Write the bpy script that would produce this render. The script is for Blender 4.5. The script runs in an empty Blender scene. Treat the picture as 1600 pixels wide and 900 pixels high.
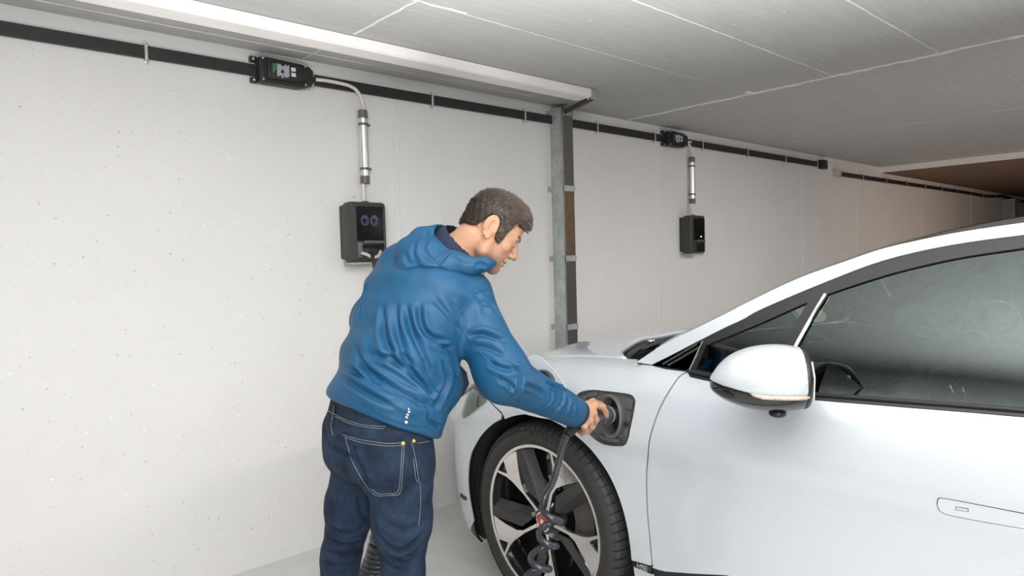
import bpy, bmesh, math, random
import numpy as np
from mathutils import Vector, Matrix, geometry
from mathutils.bvhtree import BVHTree
random.seed(7); np.random.seed(7)
SC = bpy.context.scene
COL = SC.collection

# ---------------------------------------------------------------- camera
EYE = np.array([0.0, 0.0, 1.365])          # eye height 1.365 m, wall 3.045 m ahead
FPX = 1061.05                              # focal length in pixels of a 1600 px frame
def _basis(yaw, pitch, roll):
    f = np.array([math.sin(yaw)*math.cos(pitch), math.cos(yaw)*math.cos(pitch), math.sin(pitch)])
    r = np.array([math.cos(yaw), -math.sin(yaw), 0.0]); d = np.cross(f, r)
    return np.array([math.cos(roll)*r+math.sin(roll)*d, -math.sin(roll)*r+math.cos(roll)*d, f])
CB = _basis(math.radians(42.116), math.radians(-2.4296), math.radians(1.5775))
cam_data = bpy.data.cameras.new('camera'); cam = bpy.data.objects.new('camera', cam_data); COL.objects.link(cam)
cam_data.sensor_width = 36; cam_data.lens = FPX/1600*36; cam_data.clip_start = .05; cam_data.clip_end = 200
_m = Matrix(((CB[0][0], -CB[1][0], -CB[2][0], EYE[0]), (CB[0][1], -CB[1][1], -CB[2][1], EYE[1]),
             (CB[0][2], -CB[1][2], -CB[2][2], EYE[2]), (0, 0, 0, 1)))
cam.matrix_world = _m
SC.camera = cam
def ray(px, py): return CB.T @ np.array([(px-800)/FPX, (py-450)/FPX, 1.0])
def at(px, py, Z): return EYE + ray(px, py)*Z                       # a measured sight line at a measured depth
def proj(P):
    c = CB @ (np.array(P, float)-EYE); return np.array([800+FPX*c[0]/c[2], 450+FPX*c[1]/c[2]])

# ---------------------------------------------------------------- world, lights, exposure
WY, HC = 3.045, 2.33                       # wall plane y, ceiling height
w = bpy.data.worlds.new('world'); SC.world = w; w.use_nodes = True
w.node_tree.nodes['Background'].inputs[0].default_value = (.9, .95, 1, 1)
w.node_tree.nodes['Background'].inputs[1].default_value = 0.03
def area(name, loc, target, sx, sy, watts, col=(1, 1, 1), spread=180):
    l = bpy.data.lights.new(name, 'AREA'); l.shape = 'RECTANGLE'; l.size = sx; l.size_y = sy
    l.energy = watts; l.color = col; l.spread = math.radians(spread)
    o = bpy.data.objects.new(name, l); COL.objects.link(o); o.location = loc
    o.rotation_euler = (Vector(target)-Vector(loc)).to_track_quat('-Z', 'Y').to_euler(); return o
area('softbox_light', (-1.9, -2.3, 1.85), (1.6, 2.9, 1.0), 1.4, 1.4, 57, (1, .985, .965), 105)
area('bounce_light', (.5, -.05, .55), (.62, .05, 2.33), .5, .5, 238, (.99, 1, .995), 118)
area('right_fill_light', (4.8, -.4, 2.27), (4.8, -.3, 0), 1.5, .12, 97, (1, .965, .94))  # unseen fill added under the ceiling to brighten the right-hand side
area('far_fill_light', (8.0, -2.2, 1.1), (10.0, 3.0, 1.0), 1.0, .4, 14, (1, .74, .58), 80)  # added warm fill aimed at the far wall, no fixture stands there
SC.view_settings.view_transform = 'Standard'; SC.view_settings.look = 'None'
SC.view_settings.gamma = 1.0; SC.view_settings.use_curve_mapping = False
SC.view_settings.exposure = 0.0

# ---------------------------------------------------------------- helpers
def V(p): return Vector((float(p[0]), float(p[1]), float(p[2])))
def tag(o, label=None, cat=None, group=None, kind=None):
    if label: o['label'] = label
    if cat: o['category'] = cat
    if group: o['group'] = group
    if kind: o['kind'] = kind
    return o
def empty(name, loc, label=None, cat=None, group=None):
    o = bpy.data.objects.new(name, None); COL.objects.link(o); o.location = V(loc); o.empty_display_size = .1
    return tag(o, label, cat, group)
def link_mesh(name, me, mat, parent=None, smooth=True, keep=True):
    o = bpy.data.objects.new(name, me); COL.objects.link(o)
    if mat is not None: me.materials.append(mat)
    if smooth: me.shade_smooth()
    if parent is not None:
        o.parent = parent
        pw = parent.matrix_basis.translation.copy(); q = parent.parent
        while q is not None: pw += q.matrix_basis.translation; q = q.parent
        o.location = -pw if keep else (0, 0, 0)                     # vertices are given in world space
    return o
def obj_np(name, verts, faces, mat, parent=None, smooth=True):
    me = bpy.data.meshes.new(name); me.from_pydata([tuple(map(float, v)) for v in verts], [], [tuple(map(int, f)) for f in faces]); me.update()
    return link_mesh(name, me, mat, parent, smooth)
class MB:                                                           # collects shapes of ONE part
    def __init__(s): s.bm = bmesh.new()
    def box(s, lo, hi, bevel=0, seg=2, rot=None, piv=None):
        b = bmesh.new(); bmesh.ops.create_cube(b, size=1)
        for v in b.verts: v.co = Vector([lo[i]+(hi[i]-lo[i])*(v.co[i]+.5) for i in range(3)])
        if bevel: bmesh.ops.bevel(b, geom=b.edges[:], offset=bevel, segments=seg, affect='EDGES', profile=.5)
        if rot is not None:
            c = Vector(piv) if piv is not None else (Vector(lo)+Vector(hi))/2
            for v in b.verts: v.co = c+rot @ (v.co-c)
        s.add(b); return s
    def add(s, b):
        me = bpy.data.meshes.new('tmp'); b.to_mesh(me); b.free(); s.bm.from_mesh(me); bpy.data.meshes.remove(me)
    def tube(s, pts, r, seg=10, caps=True, closed=False):
        P = [Vector([float(x) for x in p]) for p in pts]; n = len(P); rs = r if hasattr(r, '__len__') else [r]*n
        rings = []; t0 = None; up = None
        for i in range(n):
            if closed: t = (P[(i+1) % n]-P[i-1])
            else: t = (P[min(i+1, n-1)]-P[max(i-1, 0)])
            if t.length < 1e-9: t = Vector((0, 0, 1))
            t.normalize()
            if up is None:
                a = Vector((0, 0, 1)) if abs(t.z) < .9 else Vector((1, 0, 0)); up = (a-t*a.dot(t)).normalized()
            else: up = (up-t*up.dot(t)).normalized()
            bi = t.cross(up)
            rings.append([s.bm.verts.new(P[i]+(up*math.cos(2*math.pi*k/seg)+bi*math.sin(2*math.pi*k/seg))*rs[i]) for k in range(seg)])
        for i in range(n if closed else n-1):
            A, B = rings[i], rings[(i+1) % n]
            for k in range(seg): s.bm.faces.new((A[k], A[(k+1) % seg], B[(k+1) % seg], B[k]))
        if caps and not closed:
            s.bm.faces.new(rings[0][::-1]); s.bm.faces.new(rings[-1])
        return s
    def lathe(s, prof, c, axis, seg=48, ref=None):                  # prof: (r, h) along axis
        ax = Vector(axis).normalized(); a = Vector(ref) if ref else (Vector((0, 0, 1)) if abs(ax.z) < .9 else Vector((1, 0, 0)))
        u = (a-ax*a.dot(ax)).normalized(); vv = ax.cross(u); c = Vector([float(x) for x in c])
        rings = []
        for r, h in prof:
            if r < 1e-6: rings.append([s.bm.verts.new(c+ax*h)])
            else: rings.append([s.bm.verts.new(c+ax*h+(u*math.cos(2*math.pi*k/seg)+vv*math.sin(2*math.pi*k/seg))*r) for k in range(seg)])
        for A, B in zip(rings, rings[1:]):
            for k in range(seg):
                a0, a1 = A[k % len(A)], A[(k+1) % len(A)]; b0, b1 = B[k % len(B)], B[(k+1) % len(B)]
                f = [x for j, x in enumerate((a0, a1, b1, b0)) if x not in (a0, a1, b1, b0)[:j]]
                if len(f) > 2:
                    try: s.bm.faces.new(f)
                    except ValueError: pass
        return s
    def sphere(s, c, r, seg=16):
        b = bmesh.new(); bmesh.ops.create_uvsphere(b, u_segments=seg, v_segments=seg//2+2, radius=1)
        r = (r, r, r) if not hasattr(r, '__len__') else r
        for v in b.verts: v.co = Vector((c[0]+v.co.x*r[0], c[1]+v.co.y*r[1], c[2]+v.co.z*r[2]))
        s.add(b); return s
    def prism(s, poly, o, ex, ey, ez, d0, d1, bevel=0):             # 2D polygon in frame (ex,ey), extruded along ez
        o, ex, ey, ez = Vector(o), Vector(ex), Vector(ey), Vector(ez); b = bmesh.new()
        A = [b.verts.new(o+ex*x+ey*y+ez*d0) for x, y in poly]; B = [b.verts.new(o+ex*x+ey*y+ez*d1) for x, y in poly]
        n = len(poly); b.faces.new(A[::-1]); top = b.faces.new(B)
        for k in range(n): b.faces.new((A[k], A[(k+1) % n], B[(k+1) % n], B[k]))
        if bevel: bmesh.ops.bevel(b, geom=list(top.edges), offset=bevel, segments=2, affect='EDGES', profile=.5)
        s.add(b); return s
    def build(s, name, mat, parent=None, smooth=True, angle=40):
        bmesh.ops.recalc_face_normals(s.bm, faces=s.bm.faces[:])
        me = bpy.data.meshes.new(name); s.bm.to_mesh(me); s.bm.free()
        o = link_mesh(name, me, mat, parent, smooth)
        if smooth: me.set_sharp_from_angle(angle=math.radians(angle))
        return o
def rrect(x0, y0, x1, y1, r, n=5):
    out = []
    for cx, cy, a in ((x1-r, y1-r, 0), (x0+r, y1-r, 90), (x0+r, y0+r, 180), (x1-r, y0+r, 270)):
        for k in range(n+1):
            t = math.radians(a+90*k/n); out.append((cx+r*math.cos(t), cy+r*math.sin(t)))
    return out
def catmull(P, n=8, closed=False):
    P = [np.array(p, float) for p in P]; N = len(P); out = []
    for i in range(N if closed else N-1):
        if closed: a, b, c, d = P[i-1], P[i], P[(i+1) % N], P[(i+2) % N]
        else: a, b, c, d = P[max(i-1, 0)], P[i], P[i+1], P[min(i+2, N-1)]
        for k in range(n):
            t = k/n; out.append(.5*((2*b)+(c-a)*t+(2*a-5*b+4*c-d)*t*t+(3*b-a-3*c+d)*t**3))
    if not closed: out.append(P[-1])
    return out

# ---------------------------------------------------------------- materials
def mat(name, col, rough=.5, metal=0, noise=0, nscale=40, bump=0, bscale=60, coat=0, spec=.5, extra=None, **kw):
    m = bpy.data.materials.new(name); m.use_nodes = True; nt = m.node_tree; b = nt.nodes['Principled BSDF']
    b.inputs['Base Color'].default_value = (*col, 1); b.inputs['Roughness'].default_value = rough; b.inputs['Metallic'].default_value = metal
    b.inputs['Coat Weight'].default_value = coat; b.inputs['Coat Roughness'].default_value = .04; b.inputs['Specular IOR Level'].default_value = spec
    tc = nt.nodes.new('ShaderNodeTexCoord')
    def N(scale, detail=4):
        n = nt.nodes.new('ShaderNodeTexNoise'); n.inputs['Scale'].default_value = scale; n.inputs['Detail'].default_value = detail
        nt.links.new(tc.outputs['Object'], n.inputs['Vector']); return n
    if noise:
        n = N(nscale); r = nt.nodes.new('ShaderNodeValToRGB'); r.color_ramp.elements[0].position = .3; r.color_ramp.elements[1].position = .7
        r.color_ramp.elements[0].color = (*[c*(1-noise) for c in col], 1); r.color_ramp.elements[1].color = (*[min(1, c*(1+noise)) for c in col], 1)
        nt.links.new(n.outputs['Fac'], r.inputs['Fac']); nt.links.new(r.outputs['Color'], b.inputs['Base Color'])
    if bump:
        n = N(bscale); bp = nt.nodes.new('ShaderNodeBump'); bp.inputs['Strength'].default_value = bump; bp.inputs['Distance'].default_value = .002
        nt.links.new(n.outputs['Fac'], bp.inputs['Height']); nt.links.new(bp.outputs['Normal'], b.inputs['Normal'])
    for k, v in kw.items(): b.inputs[k.replace('_', ' ')].default_value = v
    if extra: extra(m, nt, b, tc, N)
    return m
def concrete(base, spots, dark, pit=1.0, streak=0):
    def ex(m, nt, b, tc, N):
        L = nt.links.new; nd = nt.nodes.new
        def ramp(src, p0, p1, c0, c1):
            r = nd('ShaderNodeValToRGB'); r.color_ramp.elements[0].position = p0; r.color_ramp.elements[1].position = p1
            r.color_ramp.elements[0].color = (*c0, 1); r.color_ramp.elements[1].color = (*c1, 1); L(src, r.inputs['Fac']); return r.outputs['Color']
        def mixc(kind, f, a, c):
            x = nd('ShaderNodeMix'); x.data_type = 'RGBA'; x.blend_type = kind
            if isinstance(f, float): x.inputs['Factor'].default_value = f
            else: L(f, x.inputs['Factor'])
            L(a, x.inputs[6])
            if isinstance(c, tuple): x.inputs[7].default_value = (*c, 1)
            else: L(c, x.inputs[7])
            return x.outputs[2]
        c = ramp(N(1.3, 6).outputs['Fac'], .3, .7, tuple(v*.95 for v in base), base)
        if streak:
            mp = nd('ShaderNodeMapping'); mp.inputs['Scale'].default_value = (1.2, 14, 1); L(tc.outputs['Object'], mp.inputs['Vector'])
            n = N(3, 5); L(mp.outputs['Vector'], n.inputs['Vector']); c = mixc('MULTIPLY', float(streak), c, ramp(n.outputs['Fac'], .35, .65, (.7,)*3, (1,)*3))
        # small blow holes, thinned out by a cloud mask
        hs = None
        for sc, th, rnd in ((22, .10, 1), (60, .13, 1)):
            v = nd('ShaderNodeTexVoronoi'); v.inputs['Scale'].default_value = sc; L(tc.outputs['Object'], v.inputs['Vector'])
            wob = N(90, 2)
            ad = nd('ShaderNodeMath'); ad.operation = 'MULTIPLY_ADD'; L(wob.outputs['Fac'], ad.inputs[0]); ad.inputs[1].default_value = .16; L(v.outputs['Distance'], ad.inputs[2])
            sm = nd('ShaderNodeMapRange'); sm.inputs['From Min'].default_value = th+.10; sm.inputs['From Max'].default_value = th+.04; sm.inputs['To Min'].default_value = 0; sm.inputs['To Max'].default_value = 1
            L(ad.outputs[0], sm.inputs['Value'])
            sep = nd('ShaderNodeSeparateColor'); L(v.outputs['Color'], sep.inputs['Color'])
            pk = nd('ShaderNodeMath'); pk.operation = 'GREATER_THAN'; L(sep.outputs[0], pk.inputs[0]); pk.inputs[1].default_value = .60
            mu = nd('ShaderNodeMath'); mu.operation = 'MULTIPLY'; L(sm.outputs[0], mu.inputs[0]); L(pk.outputs[0], mu.inputs[1])
            if hs is None: hs = mu.outputs[0]
            else:
                mx = nd('ShaderNodeMath'); mx.operation = 'MAXIMUM'; L(hs, mx.inputs[0]); L(mu.outputs[0], mx.inputs[1]); hs = mx.outputs[0]
        sc2 = nd('ShaderNodeMath'); sc2.operation = 'MULTIPLY'; L(hs, sc2.inputs[0]); sc2.inputs[1].default_value = .28*pit
        c = mixc('MIX', sc2.outputs[0], c, dark)
        # pale paint spatters
        v = nd('ShaderNodeTexVoronoi'); v.inputs['Scale'].default_value = 9; mp = nd('ShaderNodeMapping'); mp.inputs['Scale'].default_value = (1, 1.6, 1.6); mp.inputs['Location'].default_value = (3.3, 1.7, .4)
        L(tc.outputs['Object'], mp.inputs['Vector']); L(mp.outputs['Vector'], v.inputs['Vector'])
        wob = N(70, 3); ad = nd('ShaderNodeMath'); ad.operation = 'MULTIPLY_ADD'; L(wob.outputs['Fac'], ad.inputs[0]); ad.inputs[1].default_value = .12; L(v.outputs['Distance'], ad.inputs[2])
        lt = nd('ShaderNodeMath'); lt.operation = 'LESS_THAN'; L(ad.outputs[0], lt.inputs[0]); lt.inputs[1].default_value = .115
        c = mixc('MIX', lt.outputs[0], c, spots)
        L(c, b.inputs['Base Color'])
        bp = nd('ShaderNodeBump'); bp.inputs['Strength'].default_value = .5; bp.inputs['Distance'].default_value = .004; bp.invert = True
        fine = N(120, 4); am = nd('ShaderNodeMath'); am.operation = 'MULTIPLY_ADD'; L(fine.outputs['Fac'], am.inputs[0]); am.inputs[1].default_value = .12; L(hs, am.inputs[2])
        L(am.outputs[0], bp.inputs['Height']); L(bp.outputs['Normal'], b.inputs['Normal'])
    return ex
def galv(m, nt, b, tc, N):
    v = nt.nodes.new('ShaderNodeTexVoronoi'); v.inputs['Scale'].default_value = 70; nt.links.new(tc.outputs['Object'], v.inputs['Vector'])
    r = nt.nodes.new('ShaderNodeValToRGB'); r.color_ramp.elements[0].color = (.33, .36, .35, 1); r.color_ramp.elements[1].color = (.52, .55, .54, 1)
    x = nt.nodes.new('ShaderNodeMix'); x.data_type = 'RGBA'; x.inputs['Factor'].default_value = .5; n = N(12, 6)
    nt.links.new(v.outputs['Color'], r.inputs['Fac']); nt.links.new(r.outputs['Color'], x.inputs[6])
    r2 = nt.nodes.new('ShaderNodeValToRGB'); r2.color_ramp.elements[0].position = .35; r2.color_ramp.elements[1].position = .7
    r2.color_ramp.elements[0].color = (.32, .35, .34, 1); r2.color_ramp.elements[1].color = (.58, .61, .6, 1)
    nt.links.new(n.outputs['Fac'], r2.inputs['Fac']); nt.links.new(r2.outputs['Color'], x.inputs[7]); nt.links.new(x.outputs[2], b.inputs['Base Color'])
def stain(m, nt, b, tc, N):
    # bare zinc that has weathered brown in its middle stretch
    L = nt.links.new; sp = nt.nodes.new('ShaderNodeSeparateXYZ'); L(tc.outputs['Object'], sp.inputs[0]); n = N(7, 6)
    a = nt.nodes.new('ShaderNodeMath'); a.operation = 'MULTIPLY_ADD'; L(n.outputs['Fac'], a.inputs[0]); a.inputs[1].default_value = .35; L(sp.outputs['Z'], a.inputs[2])
    mr = nt.nodes.new('ShaderNodeMapRange'); mr.inputs['From Min'].default_value = .6; mr.inputs['From Max'].default_value = 2.4; L(a.outputs[0], mr.inputs['Value'])
    r = nt.nodes.new('ShaderNodeValToRGB'); e = r.color_ramp.elements; e[0].position = 0; e[0].color = (.10, .10, .10, 1); e[1].position = 1; e[1].color = (.16, .155, .145, 1)
    for p, c in ((.45, (.11, .105, .10)), (.56, (.17, .115, .07)), (.72, (.20, .12, .065)), (.78, (.15, .13, .11))):
        q = e.new(p); q.color = (*c, 1)
    L(mr.outputs[0], r.inputs['Fac']); n2 = N(45, 5); x = nt.nodes.new('ShaderNodeMix'); x.data_type = 'RGBA'; x.blend_type = 'MULTIPLY'; x.inputs['Factor'].default_value = .6
    r2 = nt.nodes.new('ShaderNodeValToRGB'); r2.color_ramp.elements[0].position = .3; r2.color_ramp.elements[0].color = (.55, .55, .55, 1); L(n2.outputs['Fac'], r2.inputs['Fac'])
    L(r.outputs['Color'], x.inputs[6]); L(r2.outputs['Color'], x.inputs[7]); L(x.outputs[2], b.inputs['Base Color'])
M = {}
M['wall'] = mat('wall_paint', (.80, .79, .78), .75, extra=concrete((.74, .73, .72), (.82, .82, .81), (.22, .21, .2), 1.0))
M['ceiling'] = mat('ceiling_paint', (.5, .5, .49), .8, extra=concrete((.48, .475, .465), (.70, .69, .68), (.34, .33, .32), .4, .3))
M['low_ceiling'] = mat('low_ceiling_brown', (.2, .135, .09), .85, extra=concrete((.20, .135, .09), (.26, .2, .15), (.12, .09, .06), .4))  # lower ceiling in a darker brown than the main one
M['floor'] = mat('floor_coat', (.66, .655, .64), .45, noise=.06, nscale=6, bump=.15, bscale=30)
M['ridge'] = mat('ridge_paint', (.74, .73, .71), .75, noise=.1, nscale=30, bump=.4, bscale=80)
M['ridge_dim'] = mat('ridge_faint_paint', (.56, .55, .54), .75, noise=.1, nscale=30)
M['beam'] = mat('beam_paint', (.90, .86, .84), .55, noise=.03, nscale=8)
M['galv'] = mat('galvanized', (.45, .47, .46), .42, .35, extra=galv)
M['zinc'] = mat('zinc_clip', (.75, .75, .74), .3, .8, noise=.08)
M['blackbar'] = mat('flat_cable_black', (.022, .022, .023), .5, noise=.15, nscale=25)
M['blackplastic'] = mat('black_plastic', (.018, .018, .019), .42, noise=.1, nscale=60, bump=.05, bscale=300)
M['darkgrey'] = mat('dark_grey_plastic', (.04, .041, .042), .45, noise=.08, nscale=50, bump=.08, bscale=400)
M['capgrey'] = mat('grey_end_cap', (.12, .125, .13), .5, noise=.1)
M['gloss'] = mat('black_glass_screen', (.006, .006, .007), .38, noise=.1, spec=.2)
M['alu'] = mat('aluminium_tube', (.78, .77, .75), .28, .85, noise=.04, nscale=20)
M['cream'] = mat('cable_sheath', (.72, .68, .62), .5, noise=.05)
M['white_ink'] = mat('white_ink', (.62, .66, .72), .6, noise=.05)
M['green_ink'] = mat('green_ink', (.08, .3, .08), .6, noise=.05)
M['blue_ink'] = mat('screen_icon', (.10, .11, .21), .3, noise=.15, nscale=150)
M['lamp'] = mat('amber_lamp', (1, .5, .15), .4, noise=.05, Emission_Color=(1, .42, .1, 1), Emission_Strength=3.0)
M['rust'] = mat('rusty_steel', (.2, .12, .07), .6, .3, noise=.5, nscale=6)
# ---------------------------------------------------------------- the setting
def slab(name, lo, hi, m, parent=None, kind='structure'):
    o = MB().box(lo, hi).build(name, m, parent, smooth=False)
    if kind and parent is None: o['kind'] = kind
    return o
floor = slab('floor', (-6, -7, -.2), (24, WY+.2, 0), M['floor'])
ceil = slab('ceiling', (-6, -7, HC), (8.68, WY+.2, HC+.25), M['ceiling'])
wall = slab('wall_back', (-6, WY, 0), (24, WY+.25, HC), M['wall'])
slab('wall_left', (-6.2, -7, 0), (-6, WY+.25, HC), M['wall'])
slab('wall_right', (24, -7, 0), (24.2, WY+.25, HC), M['wall'])
slab('wall_front', (-6.2, -7.2, 0), (24.2, -7, HC), M['wall'])
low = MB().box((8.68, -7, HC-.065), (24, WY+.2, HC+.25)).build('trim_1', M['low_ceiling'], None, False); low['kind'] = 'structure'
face = MB().box((8.672, -7, HC-.066), (8.683, WY, HC)).build('painted_edge', M['beam'], low, False)
def ridge(pts, wdt, hgt, m, parent, name, jitter=.15, up=(0, 0, -1)):
    # a raised formwork line: low ragged strip standing proud of the surface
    P = [np.array(p, float) for p in pts]; d = P[-1]-P[0]; L = np.linalg.norm(d); d /= L; upv = np.array(up, float); sd = np.cross(d, upv)
    n = max(6, int(L/.05)); vs, fs = [], []
    for i in range(n+1):
        c = P[0]+d*L*i/n; ww = wdt*(1+jitter*random.uniform(-1, 1)); hh = hgt*(1+.4*random.uniform(-1, 1)); o = sd*random.uniform(-1, 1)*wdt*jitter
        vs += [c-sd*ww/2+o-upv*.002, c-sd*ww*.28+o+upv*hh, c+sd*ww*.28+o+upv*hh, c+sd*ww/2+o-upv*.002]
        if i:
            b = 4*i
            for k in range(3): fs.append((b-4+k, b-3+k, b+k+1, b+k))
    return obj_np(name, vs, fs, m, parent, False)
ridge([(3.90, WY, HC), (3.90, -5.5, HC)], .028, .006, M['ridge'], ceil, 'cast_ridge', .35)
MB().sphere((3.87, 2.09, HC), (.05, .025, .006), 10).build('mortar_lump', M['ridge'], ceil)
for y, x0, x1, ww, mm in ((1.607, -5, 3.87, .007, 'ridge'), (1.09, 1.2, 3.87, .009, 'ridge'), (2.112, .6, 3.87, .006, 'ridge_dim'), (.58, -5, 3.87, .006, 'ridge_dim'),
                      (.06, -5, 3.87, .008, 'ridge'), (-.46, -5, 3.87, .008, 'ridge'), (-1.0, -5, 3.87, .008, 'ridge'), (-1.55, -5, 3.87, .008, 'ridge'), (-2.1, -5, 3.87, .008, 'ridge'), (2.93, .3, 2.9, .006, 'ridge'),
                      (1.35, 3.95, 8.6, .006, 'ridge_dim'), (.45, 3.95, 8.6, .006, 'ridge_dim'), (2.25, 3.95, 8.6, .005, 'ridge_dim')):
    ridge([(x0, y, HC), (x1, y, HC)], ww*.65, .0025, M[mm], ceil, 'formwork_line', .3)
for x, y0, y1, ww, mm in ((1.475, 2.581, 2.08, .012, 'ridge'), (1.46, WY, 2.85, .007, 'ridge'), (5.9, WY, -4, .007, 'ridge_dim'), (8.45, WY, -3, .01, 'ridge_dim')):
    ridge([(x, y0, HC), (x, y1, HC)], ww, .003, M[mm], ceil, 'formwork_line', .25)
ridge([(1.485, 2.11, HC), (1.70, 2.105, HC)], .012, .003, M['ridge'], ceil, 'formwork_line', .3)
for x in (1.945, 1.972, 4.27, 6.62, 7.956, 10.12, 12.4):
    ridge([(x, WY, 0), (x+.004, WY, HC)], .008, .0035, M['wall'], wall, 'formwork_seam', .12, (0, -1, 0))
# painted steel beam along the ceiling with its brace down to the post head
bm_ = empty('ceiling_beam', (-1, 2.6, HC-.04), 'long pinkish white box beam under the ceiling, ending above the steel post', 'beam')
MB().box((-2.5, 2.596, HC-.046), (3.005, 2.604, HC-.002), .002).build('front_face', M['beam'], bm_, False)
MB().box((-2.5, 2.604, HC-.050), (3.0, 2.70, HC-.044), .001).build('underside', M['beam'], bm_, False)
MB().box((-2.5, 2.70, HC-.050), (2.99, 2.706, HC-.001), .001).build('rear_face', M['beam'], bm_, False)
MB().tube([(3.012, 2.60, HC-.052), (3.03, 2.66, HC-.056), (3.155, 2.965, HC-.052)], .016, 10).build('brace', M['darkgrey'], bm_)
MB().box((3.0, 2.585, HC-.06), (3.03, 2.63, HC-.002), .004).build('end_bracket', M['galv'], bm_, False)
# galvanised post: sheet steel case against the wall with fixing straps
px0, px1, py0, pz = 3.115, 3.213, 2.94, 2.305
post = empty('steel_post', (3.16, 2.99, 0), 'galvanised sheet steel post standing against the wall right of the man', 'post')
MB().box((px0, py0+.003, 0), (px0+.003, WY, pz)).build('left_cheek', M['galv'], post, False)
MB().box((px1-.003, py0+.003, 0), (px1, WY, pz)).build('right_cheek', M['galv'], post, False)
fm = mat('stained_zinc', (.2, .2, .19), .5, .3, extra=stain)
f_ = MB(); f_.prism([(px0, 0), (px1, 0), (px1, pz-.004), (px1-.012, pz-.004), (px1-.02, pz-.045), (px0+.055, pz-.045), (px0+.048, pz-.004), (px0, pz)], (0, py0, 0), (1, 0, 0), (0, 0, 1), (0, 1, 0), 0, .004)
f_.build('front_plate', fm, post, False)
MB().box((px0+.004, py0+.01, pz-.06), (px1-.004, WY, pz-.055)).build('head_plate', M['galv'], post, False)
MB().tube([(px0+.048, py0-.003, pz-.006), (px0+.057, py0-.003, pz-.047), (px1-.022, py0-.003, pz-.048), (px1-.012, py0-.003, pz-.006)], .004, 6).build('slot_edging', M['zinc'], post)
for z in (2.275, 1.80, 1.36, .925, .45):
    s_ = MB(); s_.box((px0-.0025, py0-.003, z-.018), (px0+.002, WY, z+.018)); s_.box((px1-.002, py0-.003, z-.018), (px1+.0025, WY, z+.018))
    s_.box((px0-.0025, py0-.003, z-.018), (px1+.0025, py0+.001, z+.018)); s_.box((px0-.035, WY-.004, z-.018), (px0, WY-.0005, z+.018))
    s_.lathe([(0, .008), (.005, .007), (.006, 0)], (px0-.018, WY-.003, z), (0, -1, 0), 8); s_.build('fixing_strap', M['galv'], post, False)
MB().box((px0+.0005, py0-.002, .02), (px0+.003, py0+.004, pz-.05)).build('corner_edge', M['zinc'], post, False)
far = empty('far_post', (14.6, 2.99, 0), 'small grey post standing against the wall far in the background', 'post')
MB().box((14.2, 2.85, 0), (14.5, WY, 2.13), .01).build('shaft', M['galv'], far, False)
MB().box((14.15, 2.84, 2.13), (14.55, WY, 2.16), .004).build('cap', M['zinc'], far, False)

# ---------------------------------------------------------------- flat power cable on the wall
def flatcable(name, x0, x1, z, hh, label, clips, pts=None):
    root = empty(name, ((x0+x1)/2, WY, z), label, 'cable', 'flat cable runs on the wall')
    path = pts or [(x0, z), (x1, z)]
    vs, fs = [], []
    for i, (x, zz) in enumerate(path):
        vs += [(x, WY-.022, zz-hh/2), (x, WY-.022, zz+hh/2), (x, WY-.008, zz+hh/2), (x, WY-.008, zz-hh/2)]
        if i:
            b = 4*i
            for k in range(4): fs.append((b-4+k, b+k, b+(k+1) % 4, b-4+(k+1) % 4))
    n = len(vs); fs += [(3, 2, 1, 0), (n-4, n-3, n-2, n-1)]
    obj_np('sheath', vs, fs, M['blackbar'], root, False)
    me = None
    for x in clips:
        zz = np.interp(x, [p[0] for p in path], [p[1] for p in path])
        if me is None:
            c = MB(); c.box((-.006, -.026, -hh/2-.006), (.006, -.0225, hh/2+.006), .001, 1); c.box((-.006, -.026, hh/2+.002), (.006, 0, hh/2+.007)); c.box((-.006, -.026, -hh/2-.007), (.006, 0, -hh/2-.002))
            c.sphere((0, -.012, -hh/2-.013), .008, 8); c.sphere((0, -.012, hh/2+.013), .007, 8)
            o = c.build('clip', M['zinc'], root); me = o.data
        else:
            o = bpy.data.objects.new('clip', me); COL.objects.link(o); o.parent = root
        o.location = Vector((x, WY, zz))-root.location
    return root
fc1 = flatcable('flat_cable', -2.5, 7.02, 2.238, .05, 'long black flat cable running along the wall above both charging boxes', (-.6, .105, .786, 1.50, 2.191, 2.881, 3.553, 4.20, 4.84, 5.55, 6.25, 6.93))
MB().box((6.985, WY-.055, 2.195), (7.10, WY, 2.285), .008).build('end_cap', M['blackplastic'], fc1)
fc2 = flatcable('flat_cable', 7.40, 18.0, 2.19, .046, 'second thinner black flat cable running far along the wall to the right', (7.5, 8.1, 8.8, 9.5, 10.2, 10.9, 11.6, 12.3, 13.0, 13.7), [(7.40, 2.175), (10, 2.18), (12, 2.185), (13.2, 2.175), (13.8, 2.20), (14.3, 2.225), (15.2, 2.19), (18, 2.14)])
MB().lathe([(0, .06), (.03, .055), (.038, .04), (.04, 0), (0, 0)], (7.34, WY-.04, 2.175), (1, 0, 0), 16).build('end_fitting', mat('pale_grey_fitting', (.5, .5, .5), .5, noise=.05), fc2)['label'] = 'pale grey round end fitting'

def text_mesh(body, size, depth=.0006):
    cu = bpy.data.curves.new('t', 'FONT'); cu.body = body; cu.size = size; cu.extrude = depth; cu.align_x = 'CENTER'; cu.align_y = 'CENTER'; cu.resolution_u = 3
    o = bpy.data.objects.new('t', cu); COL.objects.link(o); dg = bpy.context.evaluated_depsgraph_get(); me = bpy.data.meshes.new_from_object(o.evaluated_get(dg))
    bpy.data.objects.remove(o); return me
def text_obj(name, body, size, origin, ex, ey, m, parent, depth=.0006):
    me = text_mesh(body, size, depth); ex, ey = Vector(ex).normalized(), Vector(ey).normalized(); ez = ex.cross(ey)
    for v in me.vertices: v.co = Vector(origin)+ex*v.co.x+ey*v.co.y+ez*v.co.z
    return link_mesh(name, me, m, parent, False)

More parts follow.
